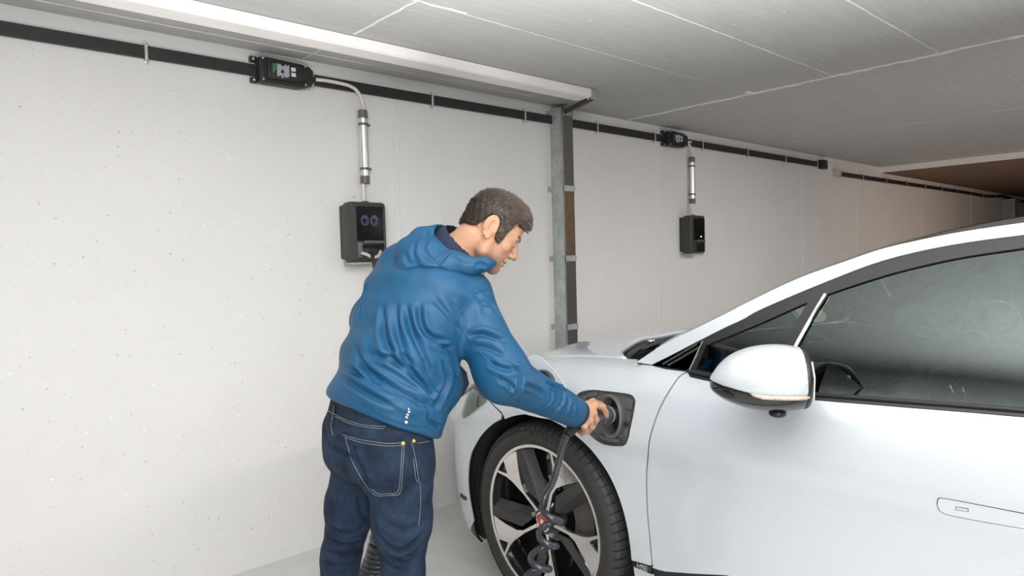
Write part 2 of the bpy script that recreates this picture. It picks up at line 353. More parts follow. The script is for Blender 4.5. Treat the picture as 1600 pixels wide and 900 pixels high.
def junction(x0, label, exit_x, tube_x, z=2.238):
    root = empty('junction_box', (x0+.13, WY, z), label, 'junction box')
    b = MB()
    b.prism([(x0, z-.052), (x0+.03, z-.056), (x0+.19, z-.056), (x0+.235, z-.046), (x0+.255, z-.03), (x0+.255, z+.03), (x0+.235, z+.046), (x0+.19, z+.050), (x0+.03, z+.056), (x0, z+.052)], (0, WY, 0), (1, 0, 0), (0, 0, 1), (0, -1, 0), .006, .06, .006)
    b.build('case', M['blackplastic'], root, True, 30)
    l = MB(); l.prism([(x0+.032, z-.040), (x0+.17, z-.040), (x0+.21, z-.028), (x0+.225, z-.02), (x0+.225, z+.036), (x0+.032, z+.042)], (0, WY, 0), (1, 0, 0), (0, 0, 1), (0, -1, 0), .058, .072, .005)
    lid = l.build('lid', M['blackplastic'], root, True, 30)
    MB().box((x0+.006, WY-.066, z-.054), (x0+.022, WY-.01, z+.054), .004).build('clamp_bar', M['blackplastic'], root)
    for zz in (z-.045, z+.047):
        t = MB(); t.box((x0-.028, WY-.03, zz-.012), (x0+.004, WY-.004, zz+.012), .005); e_ = t.build('fixing_ear', M['blackplastic'], root)
        MB().sphere((x0-.014, WY-.031, zz), (.006, .003, .006), 8).build('screw', M['zinc'], e_)
        for xx in (x0+.014, x0+.215):
            MB().sphere((xx, WY-.066 if xx < x0+.1 else WY-.0605, zz*1.0 if xx < x0+.1 else z+(zz-z)*.9), (.005, .004, .005), 8).build('screw', M['zinc'], root)
    pr = MB(); g = MB()
    for k in range(3): g.box((x0+.055+.006*k, WY-.0729, z-.012+.006*k), (x0+.058+.006*k, WY-.0715, z+.028))
    g.build('green_print', M['green_ink'], root, False)
    for k in range(9):
        if k in (3, 4): 
            pr.box((x0+.075+.0065*k, WY-.0729, z-.03), (x0+.078+.0065*k, WY-.0715, z-.008)); pr.box((x0+.075+.0065*k, WY-.0729, z+.006), (x0+.078+.0065*k, WY-.0715, z+.024))
        else: pr.box((x0+.075+.0065*k, WY-.0729, z-.026+.003*(k % 3)), (x0+.0785+.0065*k, WY-.0715, z+.032-.004*(k % 2)))
    for zz in (z-.016, z+.008): pr.box((x0+.14, WY-.0729, zz), (x0+.162, WY-.0715, zz+.017))
    o = pr.build('printed_label', M['white_ink'], root, False); o['label'] = 'white printed warning lines on the lid'
    MB().tube([(x0+.25, WY-.03, z), (x0+.275, WY-.03, z-.002)], .012, 12).build('cable_gland', M['blackplastic'], root)
    # grey sheathed lead bending down into the conduit
    P = catmull([(x0+.262, WY-.032, z-.002), (x0+.33, WY-.036, z+.002), (tube_x-.075, WY-.036, z-.004), (tube_x-.025, WY-.036, z-.03), (tube_x, WY-.034, z-.08), (tube_x+.003, WY-.032, 2.10), (tube_x-.012, WY-.03, 1.78), (tube_x-.012, WY-.035, 1.65)], 8)
    ld = MB().tube(P, .0085, 10).build('supply_lead', M['cream']); return root, ld
j1, l1 = junction(1.232, 'black junction box with printed lid in the near half of the wall cable', 1.5, 1.757)
tag(l1, 'beige supply lead bending down from the near junction box through the tube', 'cable')
j2, l2 = junction(4.318, 'black junction box in the far part of the wall cable, right of the post', 4.6, 4.66)
tag(l2, 'beige supply lead from the far junction box through its tube', 'cable')
def conduit(x, label):
    root = empty('conduit_tube', (x, WY-.032, 1.94), label, 'tube', 'aluminium conduit tubes')
    MB().tube([(x, WY-.032, 1.79), (x, WY-.032, 2.10)], .0205, 20).build('tube', M['alu'], root)
    for a, b_ in ((2.085, 2.125), (1.762, 1.80)):
        MB().lathe([(.012, a), (.0225, a), (.023, a+.003), (.023, b_-.003), (.0225, b_), (.012, b_)], (x, WY-.032, 0), (0, 0, 1), 20).build('end_sleeve', M['capgrey'], root)
    for z in (2.055, 1.835):
        c = MB().lathe([(.021, z-.006), (.0235, z-.006), (.0235, z+.006), (.021, z+.006)], (x, WY-.032, 0), (0, 0, 1), 20); c.box((x+.02, WY-.04, z-.005), (x+.036, WY-.02, z+.005), .001); c.box((x-.004, WY-.012, z-.006), (x+.004, WY, z+.006))
        c.build('pipe_clip', M['capgrey'], root)
conduit(1.755, 'aluminium conduit tube above the near charging box'); conduit(4.662, 'aluminium conduit tube above the far charging box')

def charger(x0, x1, label, lit):
    root = empty('charging_box', ((x0+x1)/2, WY, 1.515), label, 'charger')
    xc = (x0+x1)/2; yb = WY
    b = MB(); b.prism(rrect(x0+.004, 1.386, x1-.004, 1.652, .012), (0, yb, 0), (1, 0, 0), (0, 0, 1), (0, -1, 0), 0, .05, 0); b.build('wall_housing', M['darkgrey'], root, True, 40)
    # front cover: tray with a swept side, open recess below the screen
    F0, F1 = .035, .108
    out = rrect(x0, 1.372, x1, 1.664, .018, 6); b = bmesh.new()
    hole = rrect(x0+.036, 1.386, x1-.018, 1.470, .006, 6)
    N_ = len(out)
    def ring(poly, d, sc=1.0):
        return [b.verts.new((xc+(p[0]-xc)*sc, yb-d, 1.518+(p[1]-1.518)*sc)) for p in poly]
    R = [ring(out, F0, .97), ring(out, F0+.01, 1), ring(out, F1-.012, 1.0), ring(out, F1-.003, .975), ring(out, F1, .94)]
    hin = ring(hole, F1); hback = ring(hole, .045)
    for A, B in zip(R, R[1:]):
        for k in range(N_): b.faces.new((A[k], A[(k+1) % N_], B[(k+1) % N_], B[k]))
    b.faces.new(R[0][::-1])
    bmesh.ops.bridge_loops(b, edges=[e for e in b.edges if all(v in R[-1] for v in e.verts)]+[b.edges.new((hin[k], hin[(k+1) % N_])) for k in range(N_)])
    for k in range(N_): b.faces.new((hin[k], hin[(k+1) % N_], hback[(k+1) % N_], hback[k]))
    b.faces.new(hback)
    m_ = MB(); m_.add(b); m_.build('cover', M['darkgrey'], root, True, 35)
    s = MB(); s.prism(rrect(x0+.036, 1.474, x1-.018, 1.642, .004, 3), (0, yb, 0), (1, 0, 0), (0, 0, 1), (0, -1, 0), F1-.004, F1+.0015, .001); scr = s.build('screen', M['gloss'], root, True, 30)
    if lit:
        l = MB(); l.sphere((xc+.035, yb-F1-.0025, 1.500), (.009, .0015, .006), 10); l.build('status_lamp', M['lamp'], root)
    else:
        for k in (0, 1):
            cx, cz = x0+.081+.052*k, 1.573; ic = MB()
            oct_ = [(cx+.0215*math.cos(math.radians(22.5+45*i)), cz+.0255*math.sin(math.radians(22.5+45*i))) for i in range(8)]
            for i in range(8):
                a_, c_ = oct_[i], oct_[(i+1) % 8]; ic.tube([(a_[0], yb-F1-.002, a_[1]), (c_[0], yb-F1-.002, c_[1])], .0016, 6)
            ic.tube([(cx+.016*math.cos(t), yb-F1-.002, cz+.019*math.sin(t)) for t in np.linspace(.5, 5.0, 14)], .0022, 6)
            ic.tube([(cx+.0105*math.cos(t)+.001, yb-F1-.002, cz+.012*math.sin(t)) for t in np.linspace(-1.4, 2.2, 10)], .0025, 6)
            ic.sphere((cx+.009, yb-F1-.002, cz+.009), (.004, .001, .005), 8); ic.sphere((cx+.009, yb-F1-.002, cz-.010), (.004, .001, .005), 8)
            o = ic.build('socket_icon', M['blue_ink'], root); o['label'] = 'faint blue eight-sided socket icon on the screen'
    # docking recess
    MB().box((x0+.038, yb-.112, 1.392), (x0+.064, yb-.05, 1.468), .004).build('lock_block', M['capgrey'] if not lit else M['darkgrey'], root)
    o = MB().box((x0+.068, yb-.125, 1.452), (x1-.02, yb-.05, 1.466), .003, rot=Matrix.Rotation(math.radians(-16), 3, 'X')).build('dock_flap', mat('worn_grey_plastic', (.10, .10, .095), .4, noise=.3, nscale=50), root)
    MB().box((x0+.10, yb-.112, 1.4585), (x0+.145, yb-.075, 1.4645), .001, rot=Matrix.Rotation(math.radians(-16), 3, 'X')).build('flap_label', mat('brown_label', (.3, .2, .13), .5, noise=.1), root)
    MB().box((x0+.01, yb-.10, 1.358), (x1-.01, yb-.01, 1.371), .004).build('base_rail', mat('light_grey_rail', (.35, .34, .33), .4, noise=.05), root)
    MB().lathe([(.012, 0), (.02, 0), (.02, .008), (.013, .013), (.010, .013)], (xc+.02, yb-.05, 1.66), (0, 0, 1), 16).build('cable_entry', M['darkgrey'], root)
    return root
ch1 = charger(1.62, 1.822, 'charging box with two blue socket icons, on the wall behind the man', False)
ch2 = charger(4.52, 4.715, 'charging box with a small amber lamp, on the wall above the car bonnet', True)
# ---------------------------------------------------------------- signed distance modelling (smooth bodies as one continuous mesh)
f32 = np.float32
def A3(p): return np.asarray(p, f32)
def sd_rc(P, a, b, r1, r2):
    a, b = A3(a), A3(b); ab = b-a; t = np.clip(((P-a) @ ab)/max(1e-9, float(ab @ ab)), 0, 1)
    return np.linalg.norm(P-(a+t[:, None]*ab), axis=1)-(r1+(r2-r1)*t)
def sd_ell(P, c, r, R=None):
    q = P-A3(c)
    if R is not None: q = q @ A3(R)                                  # R: columns are the ellipsoid axes
    r = A3(r); k0 = np.linalg.norm(q/r, axis=1); k1 = np.linalg.norm(q/(r*r), axis=1)+1e-9
    return k0*(k0-1)/k1
def smin(a, b, k):
    h = np.clip(.5+.5*(b-a)/k, 0, 1); return b+(a-b)*h-k*h*(1-h)
def smax(a, b, k): return -smin(-a, -b, k)
def sd_loft(P, st, side, k=.03, ex=2.3):
    """chain of elliptic sections: st = [(centre, half width along side, half depth)]"""
    out = None
    for (c0, a0, b0), (c1, a1, b1) in zip(st, st[1:]):
        c0, c1 = A3(c0), A3(c1); ax = c1-c0; L = float(np.linalg.norm(ax)); ax = ax/L
        u = A3(side)-ax*float(A3(side) @ ax); u /= np.linalg.norm(u); v = np.cross(ax, u)
        q = P-c0; t = q @ ax; tc = np.clip(t/L, 0, 1); a = a0+(a1-a0)*tc; b = b0+(b1-b0)*tc; w = t-tc*L
        qu, qv = np.abs(q @ u)/a, np.abs(q @ v)/b; m = np.minimum(a, b)
        rr = (qu**ex+qv**ex)**(1/ex)
        d = (np.sqrt(rr*rr+(w/(m*.6))**2)-1)*m
        out = d if out is None else smin(out, d, k)
    return out
def sd_chain(P, pts, rs, k=.01):
    out = None
    for i in range(len(pts)-1):
        d = sd_rc(P, pts[i], pts[i+1], rs[i], rs[i+1]); out = d if out is None else smin(out, d, k)
    return out
def sdf_mesh(f, lo, hi, h, blk=8):
    lo = np.array(lo, float); n = np.ceil((np.array(hi)-lo)/h).astype(int)+1; nb = -(-n//blk); n = nb*blk+1
    D = np.full(n, 1.0, f32)
    I = np.stack(np.meshgrid(*[np.arange(k) for k in nb], indexing='ij'), -1).reshape(-1, 3)
    cen = (lo+(I*blk+blk/2)*h).astype(f32); d = f(cen); keep = np.abs(d) < blk*h*1.35
    D_in = d < 0
    for (i, j, k) in I[~keep & D_in]: D[i*blk:i*blk+blk+1, j*blk:j*blk+blk+1, k*blk:k*blk+blk+1] = -1
    K = I[keep]; g = np.stack(np.meshgrid(*[np.arange(blk+1)]*3, indexing='ij'), -1).reshape(-1, 3)
    for s in range(0, len(K), 400):
        k = K[s:s+400]; idx = (k[:, None, :]*blk+g[None]).reshape(-1, 3); v = f((lo+idx*h).astype(f32)); D[idx[:, 0], idx[:, 1], idx[:, 2]] = v
    S = D < 0; c = np.zeros(n-1, np.uint8)
    for a in (0, 1):
        for b in (0, 1):
            for e in (0, 1): c += S[a:n[0]-1+a, b:n[1]-1+b, e:n[2]-1+e]
    act = (c > 0) & (c < 8); idx = np.argwhere(act); vid = np.full(n-1, -1, np.int32); vid[act] = np.arange(len(idx))
    acc = np.zeros((len(idx), 3)); cnt = np.zeros(len(idx))
    for ax in range(3):
        o1, o2 = [q for q in range(3) if q != ax]
        for a in (0, 1):
            for b in (0, 1):
                p = idx.copy(); p[:, o1] += a; p[:, o2] += b; q = p.copy(); q[:, ax] += 1
                da, db = D[p[:, 0], p[:, 1], p[:, 2]], D[q[:, 0], q[:, 1], q[:, 2]]; m = (da < 0) != (db < 0)
                t = da[m]/(da[m]-db[m]); pos = p[m].astype(float); pos[:, ax] += t; acc[m] += pos; cnt[m] += 1
    verts = lo+(acc/cnt[:, None])*h
    quads = []
    for ax in range(3):
        o1, o2 = [(1, 2), (2, 0), (0, 1)][ax]
        sl0 = [slice(None)]*3; sl1 = [slice(None)]*3; sl0[ax] = slice(0, n[ax]-1); sl1[ax] = slice(1, n[ax])
        a, b = S[tuple(sl0)], S[tuple(sl1)]; E = np.argwhere(a != b); E = E[(E[:, o1] > 0) & (E[:, o2] > 0) & (E[:, o1] < n[o1]-1) & (E[:, o2] < n[o2]-1)]
        fl = a[E[:, 0], E[:, 1], E[:, 2]]
        def vv(d1, d2):
            q = E.copy(); q[:, o1] -= d1; q[:, o2] -= d2; return vid[q[:, 0], q[:, 1], q[:, 2]]
        Q = np.stack([vv(1, 1), vv(0, 1), vv(0, 0), vv(1, 0)], 1); Q[~fl] = Q[~fl][:, ::-1]; quads.append(Q)
    return verts, np.concatenate(quads)
def np_mesh(name, v, q):
    me = bpy.data.meshes.new(name); me.vertices.add(len(v)); me.vertices.foreach_set('co', np.asarray(v, f32).ravel()); k = q.shape[1]
    me.loops.add(len(q)*k); me.loops.foreach_set('vertex_index', q.ravel().astype(np.int32)); me.polygons.add(len(q))
    me.polygons.foreach_set('loop_start', np.arange(0, len(q)*k, k, dtype=np.int32)); me.update(calc_edges=True); me.validate(); return me
def vnormals(v, q):
    n = np.zeros_like(v); a = np.cross(v[q[:, 2]]-v[q[:, 0]], v[q[:, 3]]-v[q[:, 1]])
    for k in range(4): np.add.at(n, q[:, k], a)
    return n/(np.linalg.norm(n, axis=1)[:, None]+1e-12)
def relax(v, q, it=2, lam=.5):
    for _ in range(it):
        s = np.zeros_like(v); c = np.zeros(len(v))
        for k in range(4):
            a, b = q[:, k], q[:, (k+1) % 4]; np.add.at(s, a, v[b]); np.add.at(c, a, 1); np.add.at(s, b, v[a]); np.add.at(c, b, 1)
        v = v+lam*(s/np.maximum(c, 1)[:, None]-v)
    return v
def seg_dist(P, L):
    """distance of points to a polyline and position 0..1 along it"""
    best = np.full(len(P), 1e9); tt = np.zeros(len(P)); n = len(L)-1
    for i in range(n):
        a, b = np.asarray(L[i]), np.asarray(L[i+1]); ab = b-a; t = np.clip(((P-a) @ ab)/max(1e-12, ab @ ab), 0, 1); d = np.linalg.norm(P-(a+t[:, None]*ab), axis=1)
        m = d < best; best[m] = d[m]; tt[m] = (i+t[m])/n
    return best, tt
# ---------------------------------------------------------------- the car (nose to the wall, left flank towards us)
X0, Y0, HUBZ = 1.735, 1.815, .369          # left flank plane, front axle, hub height; s runs rearwards, lateral inset runs inwards
XC = X0+.925
def pchip(xs, ys):
    xs, ys = np.array(xs, float), np.array(ys, float); h = np.diff(xs); d = np.diff(ys)/h; m = np.zeros(len(xs))
    m[0], m[-1] = d[0], d[-1]
    for i in range(1, len(xs)-1):
        if d[i-1]*d[i] > 0:
            w1, w2 = 2*h[i]+h[i-1], h[i]+2*h[i-1]; m[i] = (w1+w2)/(w1/d[i-1]+w2/d[i])
    def f(x):
        x = np.clip(np.asarray(x, float), xs[0], xs[-1]); i = np.clip(np.searchsorted(xs, x)-1, 0, len(xs)-2)
        t = (x-xs[i])/h[i]; t2, t3 = t*t, t*t*t
        return (2*t3-3*t2+1)*ys[i]+(t3-2*t2+t)*h[i]*m[i]+(-2*t3+3*t2)*ys[i+1]+(t3-t2)*h[i]*m[i+1]
    return f
_insD = pchip([.12, .30, .45, .60, .70, .779, .791, .85, .92, 1.0, 1.1, 1.2, 1.3, 1.4, 1.47, 1.52], [.07, .028, .017, .018, .010, -.004, -.004, .006, .026, .07, .102, .148, .208, .282, .346, .42])
_zD = pchip([.12, 1.35, 1.40, 1.47, 1.52], [.12, 1.35, 1.40, 1.46, 1.485])
def surfD(s, t, off=0.0):
    s, t = np.asarray(s, float), np.asarray(t, float)
    ins = _insD(t)+off+.30*np.clip((s-3.0)/.78, 0, None)**2
    return np.stack([X0+ins, Y0-s+0*t, _zD(t)+0*s], -1)
_pl_s = pchip([-1.62, -1.3, -1.05, -.85, -.68, -.5, -.3, 0, 1], [-.90, -.885, -.83, -.745, -.64, -.495, -.30, 0, 1])
_pl_i = pchip([-1.62, -1.3, -1.05, -.85, -.68, -.5, -.3, 0, 1], [.925, .62, .375, .195, .085, .025, .004, 0, 0])
_insF = pchip([.10, .17, .30, .45, .60, .70, .779, .791, .85, .92, 1.0, 1.05, 1.1], [.105, .056, .028, .017, .018, .010, -.004, -.004, .006, .028, .085, .15, .24])
_zF = pchip([.10, .785, .92, 1.0, 1.05, 1.1], [.10, .785, .915, .982, 1.0, 1.006])
_ztop = pchip([-1.62, -1.1, -.85, -.68, -.5, -.3, -.1, .15, .35, .6], [.64, .67, .705, .765, .845, .922, .968, .995, 1.005, 1.01])
def surfF(p, t, off=0.0):
    p, t = np.asarray(p, float)+0*np.asarray(t, float), np.asarray(t, float)+0*np.asarray(p, float)
    e = 1e-3; ds, di = (_pl_s(p+e)-_pl_s(p-e)), (_pl_i(p+e)-_pl_i(p-e)); L = np.hypot(ds, di)+1e-12; ns, ni = -di/L*-1, ds/L   # inward normal in (s, inset)
    ns = -di/L; ns, ni = (ns, ds/L)
    k = (_ztop(p)-.55)/(1.0-.55)
    z0 = _zF(t); z = np.where(z0 < .55, z0, .55+(z0-.55)*k)
    wb = np.clip((p-.35)/.14, 0, 1); wb = wb*wb*(3-2*wb); z = z*(1-wb)+t*wb                 # blends into the door surface towards the gap
    ins = _insF(t)*(1-wb)+_insD(t)*wb+off
    return np.stack([X0+_pl_i(p)+ni*ins, Y0-(_pl_s(p)+ns*ins), z], -1)
class Sheet:                                # parameter grid + ray hits, so measured outlines can be laid on the body surface
    def __init__(s, f, a0, a1, b0, b1, na, nb):
        s.f = f; s.A = np.linspace(a0, a1, na); s.B = np.linspace(b0, b1, nb)
        g = f(s.A[:, None]+0*s.B[None], s.B[None]+0*s.A[:, None]); s.nb = nb
        q = [(i*nb+j, (i+1)*nb+j, (i+1)*nb+j+1, i*nb+j+1) for i in range(na-1) for j in range(nb-1)]; s.g = g
        s.bvh = BVHTree.FromPolygons([V(v) for v in g.reshape(-1, 3)], q)
    def hit(s, px, py):
        o, n, k, d = s.bvh.ray_cast(V(EYE), V(ray(px, py)).normalized())
        if o is None: raise RuntimeError('no hit %s %s' % (px, py))
        i, j = divmod(k, s.nb-1); a, b = s.A[i]+(s.A[1]-s.A[0])/2, s.B[j]+(s.B[1]-s.B[0])/2
        for _ in range(6):
            h = 1e-4; P = s.f(a, b); Ja = (s.f(a+h, b)-P)/h; Jb = (s.f(a, b+h)-P)/h
            sol = np.linalg.lstsq(np.stack([Ja, Jb], 1), np.array(o)-P, rcond=None)[0]; a += sol[0]; b += sol[1]
        return (float(a), float(b))
    def line(s, pts): return [s.hit(*p) for p in pts]
SD = Sheet(surfD, .30, 3.8, .12, 1.52, 200, 200); SF = Sheet(surfF, -1.62, .75, .10, 1.1, 240, 120)
def densify(poly, step):
    out = []
    for i in range(len(poly)):
        a, b = np.array(poly[i]), np.array(poly[(i+1) % len(poly)]); n = max(1, int(np.hypot(*(b-a))/step))
        out += [tuple(a+(b-a)*k/n) for k in range(n)]
    return out
def inside(pt, poly):
    x, y = pt; c = False; n = len(poly); j = n-1
    for i in range(n):
        if (poly[i][1] > y) != (poly[j][1] > y) and x < (poly[j][0]-poly[i][0])*(y-poly[i][1])/(poly[j][1]-poly[i][1])+poly[i][0]: c = not c
        j = i
    return c
def fill(poly, holes, step):
    """triangles of a 2D outline with holes, with a regular grid of inner points"""
    P = densify(poly, step); loops = [P]+[densify(h, step) for h in holes]; pts, edges = [], []
    for L in loops:
        b = len(pts); pts += L; edges += [(b+i, b+(i+1) % len(L)) for i in range(len(L))]
    bx = np.array(pts); B = np.array(pts)
    xs = np.arange(bx[:, 0].min()+step/2, bx[:, 0].max(), step); ys = np.arange(bx[:, 1].min()+step/2, bx[:, 1].max(), step)
    for x in xs:
        for y in ys:
            if inside((x, y), P) and not any(inside((x, y), h) for h in loops[1:]) and np.min((B[:, 0]-x)**2+(B[:, 1]-y)**2) > (step*.45)**2: pts.append((x, y))
    vs, es, fs, _, _, _ = geometry.delaunay_2d_cdt([Vector(p) for p in pts], edges, [], 0, 1e-6)
    F = []
    for f in fs:
        c = sum((vs[i] for i in f), Vector((0, 0)))/3
        if inside(c, P) and not any(inside(c, h) for h in loops[1:]): F.append(tuple(f))
    return [(v.x, v.y) for v in vs], F
CAR = empty('car', (XC, Y0-1.3, 0), 'pale silver blue electric car parked nose to the wall, charging flap open', 'car')
LEFT = []
def param_normals(f, a, off=0.0):
    e = 1e-3; du = f(a[:, 0]+e, a[:, 1], off)-f(a[:, 0]-e, a[:, 1], off); dv = f(a[:, 0], a[:, 1]+e, off)-f(a[:, 0], a[:, 1]-e, off)
    n = np.cross(du, dv); n /= np.linalg.norm(n, axis=1)[:, None]+1e-12
    o = f(a[:, 0], a[:, 1], off-.01)-f(a[:, 0], a[:, 1], off); sg = np.sign((n*o).sum(1)); sg[sg == 0] = 1
    return n*sg[:, None]
def panel(name, f, poly, m, parent=CAR, holes=(), step=.025, off=0.0, thick=.012, mirror=True, smooth=True):
    """a skin cut out of surface f by an outline, with its edges turned inwards"""
    v2, F = fill(poly, list(holes), step); a = np.array(v2); g = f(a[:, 0], a[:, 1], off); nn = param_normals(f, a, off)
    i0 = F[len(F)//2]
    if np.dot(np.cross(g[i0[1]]-g[i0[0]], g[i0[2]]-g[i0[0]]), nn[i0[0]]) < 0: F = [t[::-1] for t in F]
    vs, fs, ns = list(g), list(F), list(nn)
    if thick:
        ed = {}
        for t in F:
            for k in range(3): ed[(t[k], t[(k+1) % 3])] = 1
        for (x, y) in list(ed):
            if (y, x) in ed: continue
            b = len(vs); qx, qy = g[x]-nn[x]*thick, g[y]-nn[y]*thick; vs += [g[y], g[x], qx, qy]; fs.append((b, b+1, b+2, b+3))
            en = np.cross(g[x]-g[y], qx-g[y]); en /= np.linalg.norm(en)+1e-12; ns += [en]*4
    me = bpy.data.meshes.new(name); me.from_pydata([tuple(map(float, v)) for v in vs], [], [tuple(map(int, t)) for t in fs]); me.update()
    o = link_mesh(name, me, m, parent, True); me.normals_split_custom_set_from_vertices([tuple(map(float, n)) for n in ns])
    if mirror: LEFT.append(o)
    return o
def mirrored(o):
    me = o.data.copy(); me.transform(Matrix.Translation((0, 0, 0)))
    W = o.matrix_basis.translation+sum((p.matrix_basis.translation for p in [o.parent] if p), Vector())
    for v in me.vertices: v.co.x = 2*XC-v.co.x
    me.flip_normals(); c = o.copy(); c.data = me; COL.objects.link(c); return c

def paintmix(m, nt, b, tc, N):
    n = N(900, 2); bp = nt.nodes.new('ShaderNodeBump'); bp.inputs['Strength'].default_value = .03; bp.inputs['Distance'].default_value = .001
    nt.links.new(n.outputs['Fac'], bp.inputs['Height']); nt.links.new(bp.outputs['Normal'], b.inputs['Normal'])
M['paint'] = mat('car_paint', (.60, .64, .68), .38, .25, noise=.015, nscale=500, coat=1.0, extra=paintmix)
M['trim'] = mat('black_trim', (.016, .016, .017), .35, noise=.1, nscale=80)
M['gtrim'] = mat('gloss_black_trim', (.010, .010, .011), .10, noise=.1, coat=.5)
M['liner'] = mat('arch_liner', (.010, .010, .010), .85, noise=.3, nscale=40, bump=.6, bscale=120)
M['rubber'] = mat('tyre_rubber', (.024, .024, .024), .62, noise=.15, nscale=30, bump=.08, bscale=200)
M['machined'] = mat('machined_alloy', (.82, .79, .76), .14, .97, noise=.04, nscale=60)
def ribbed(m, nt, b, tc, N):
    w_ = nt.nodes.new('ShaderNodeTexWave'); w_.inputs['Scale'].default_value = 55; w_.bands_direction = 'Z'; nt.links.new(tc.outputs['Object'], w_.inputs['Vector'])
    bp = nt.nodes.new('ShaderNodeBump'); bp.inputs['Strength'].default_value = .6; bp.inputs['Distance'].default_value = .002; nt.links.new(w_.outputs['Fac'], bp.inputs['Height']); nt.links.new(bp.outputs['Normal'], b.inputs['Normal'])
M['insert'] = mat('dark_insert', (.032, .032, .033), .36, noise=.12, nscale=200, extra=ribbed)
M['chrome'] = mat('chrome', (.85, .83, .8), .12, 1.0, noise=.02)
M['leather'] = mat('dark_leather', (.018, .018, .019), .5, noise=.15, nscale=90, bump=.15, bscale=300)
def glassmat(name, tint, rough=.0, refl=1.0):
    m = bpy.data.materials.new(name); m.use_nodes = True; nt = m.node_tree; nt.nodes.remove(nt.nodes['Principled BSDF']); out = nt.nodes['Material Output']
    tr = nt.nodes.new('ShaderNodeBsdfTransparent'); tr.inputs[0].default_value = (*tint, 1); gl = nt.nodes.new('ShaderNodeBsdfGlossy'); gl.inputs['Roughness'].default_value = rough
    gl.inputs[0].default_value = (.80, .92, .88, 1)
    fr = nt.nodes.new('ShaderNodeFresnel'); fr.inputs[0].default_value = 1.55; mx = nt.nodes.new('ShaderNodeMixShader')
    tc = nt.nodes.new('ShaderNodeTexCoord'); n = nt.nodes.new('ShaderNodeTexNoise'); n.inputs['Scale'].default_value = 3; nt.links.new(tc.outputs['Object'], n.inputs['Vector'])
    mu = nt.nodes.new('ShaderNodeMath'); mu.operation = 'MULTIPLY_ADD'; nt.links.new(n.outputs['Fac'], mu.inputs[0]); mu.inputs[1].default_value = .04; mu.inputs[2].default_value = refl-.02
    m2 = nt.nodes.new('ShaderNodeMath'); m2.operation = 'MULTIPLY'; nt.links.new(fr.outputs[0], m2.inputs[0]); nt.links.new(mu.outputs[0], m2.inputs[1]); m2.use_clamp = True
    nt.links.new(m2.outputs[0], mx.inputs[0]); nt.links.new(tr.outputs[0], mx.inputs[1]); nt.links.new(gl.outputs[0], mx.inputs[2]); nt.links.new(mx.outputs[0], out.inputs[0]); return m
M['glass'] = glassmat('tinted_glass', (.22, .28, .26), .0, 1.7)
M['lens'] = glassmat('clear_lens', (.8, .8, .78), .05, 1.5)

# --- lines measured on the flank
gap = [(1073, 581), (1060, 590), (1045, 612), (1030, 640), (1020, 668), (1013, 700), (1010, 740), (1010.5, 780), (1013, 820), (1016, 850), (1019, 884)]
def sm(L, n=4, closed=False): return [tuple(map(float, q)) for q in catmull(L, n, closed)]
gD = sm(SD.line(gap), 3)
def shift(L, d): return [(a+d, b) for a, b in L]
gF = sm([(SD.hit(*gap[0])[0], 1.0)]+SF.line(gap[1:]), 3)
arc = lambda a0, a1, n, r=.425: [(-r*math.cos(math.radians(a))*1.0, HUBZ+r*math.sin(math.radians(a))) for a in np.linspace(a0, a1, n)]
spl = SF.line([(784, 646), (764, 626), (760.5, 599)])
# fender: from the door gap, round the arch, up the bumper joint, along the crest, down the screen pillar foot
ARC = [(-.425*math.cos(a), HUBZ+.425*math.sin(a)) for a in np.linspace(math.radians(179.0), 0, 60)]      # rear foot -> front foot, s,z
k_spl = min(range(60), key=lambda i: abs(ARC[i][0]-spl[0][0])+abs(ARC[i][1]-spl[0][1]))
def s2p(a): return a                                                                            # plan is straight over the arch
flap_px = [(898, 622), (906, 613), (917, 609.5), (930, 609), (943, 610.5), (962, 612.5), (980, 615), (988, 618), (992, 624), (992.5, 632), (989, 652), (984, 675), (981, 688), (977, 695), (970, 697.5), (957, 697), (945, 695), (938, 692), (931, 688), (917, 675), (908, 662), (900, 645), (896, 632)]
flap = sm(SF.line(flap_px), 2, True)
sill_top = SF.line([(988.5, 876), (1003, 880), (1017, 884)])
fender = [(a-.0033, b) for a, b in gF]+[(sill_top[2][0]-.002, sill_top[2][1]), sill_top[0]]+[(.425*math.cos(a), HUBZ+.425*math.sin(a)) for a in np.linspace(math.asin(max(-1, (sill_top[0][1]-HUBZ)/.425)), math.pi, 90) if .425*math.cos(a) > spl[0][0]+.004]
fender += [(spl[0][0]+.002, spl[0][1]+.004), (spl[1][0]+.002, spl[1][1]+.001), (spl[2][0]+.002, spl[2][1]), (spl[2][0]+.012, 1.05)]+[(p, 1.05) for p in np.linspace(spl[2][0]+.05, .36, 26)]+[(.376, 1.046), (.392, 1.030), (.412, 1.014), (.44, 1.009), (.483, 1.006), (.54, 1.000)]
fend_o = panel('fender', surfF, fender, M['paint'], holes=[flap], step=.022)
bump_out = [(-1.62, .17), (-1.62, 1.05)]+[(p, 1.05) for p in np.linspace(-1.5, spl[2][0]-.02, 20)]+[(spl[2][0]-.002, spl[2][1]), (spl[1][0]-.002, spl[1][1]-.001), (spl[0][0]-.002, spl[0][1]-.004)]
def _rb(a): return .425+.044*min(1, max(0, (a-math.radians(106))/1.0))
bump_out += [(_rb(a)*math.cos(a), HUBZ+_rb(a)*math.sin(a)) for a in np.linspace(math.pi/2, math.radians(190), 70) if .425*math.cos(a) < spl[0][0]-.006]
bump_out += [(-.46, .24), (-.55, .17)]
hl_px = [(738.5, 608), (748, 614), (761, 626.5), (752, 634), (735, 648), (727, 654), (723.5, 650), (727, 634), (732, 618)]
hl = SF.line(hl_px)
bumper = panel('front_bumper', surfF, bump_out, M['paint'], step=.03, thick=.005)
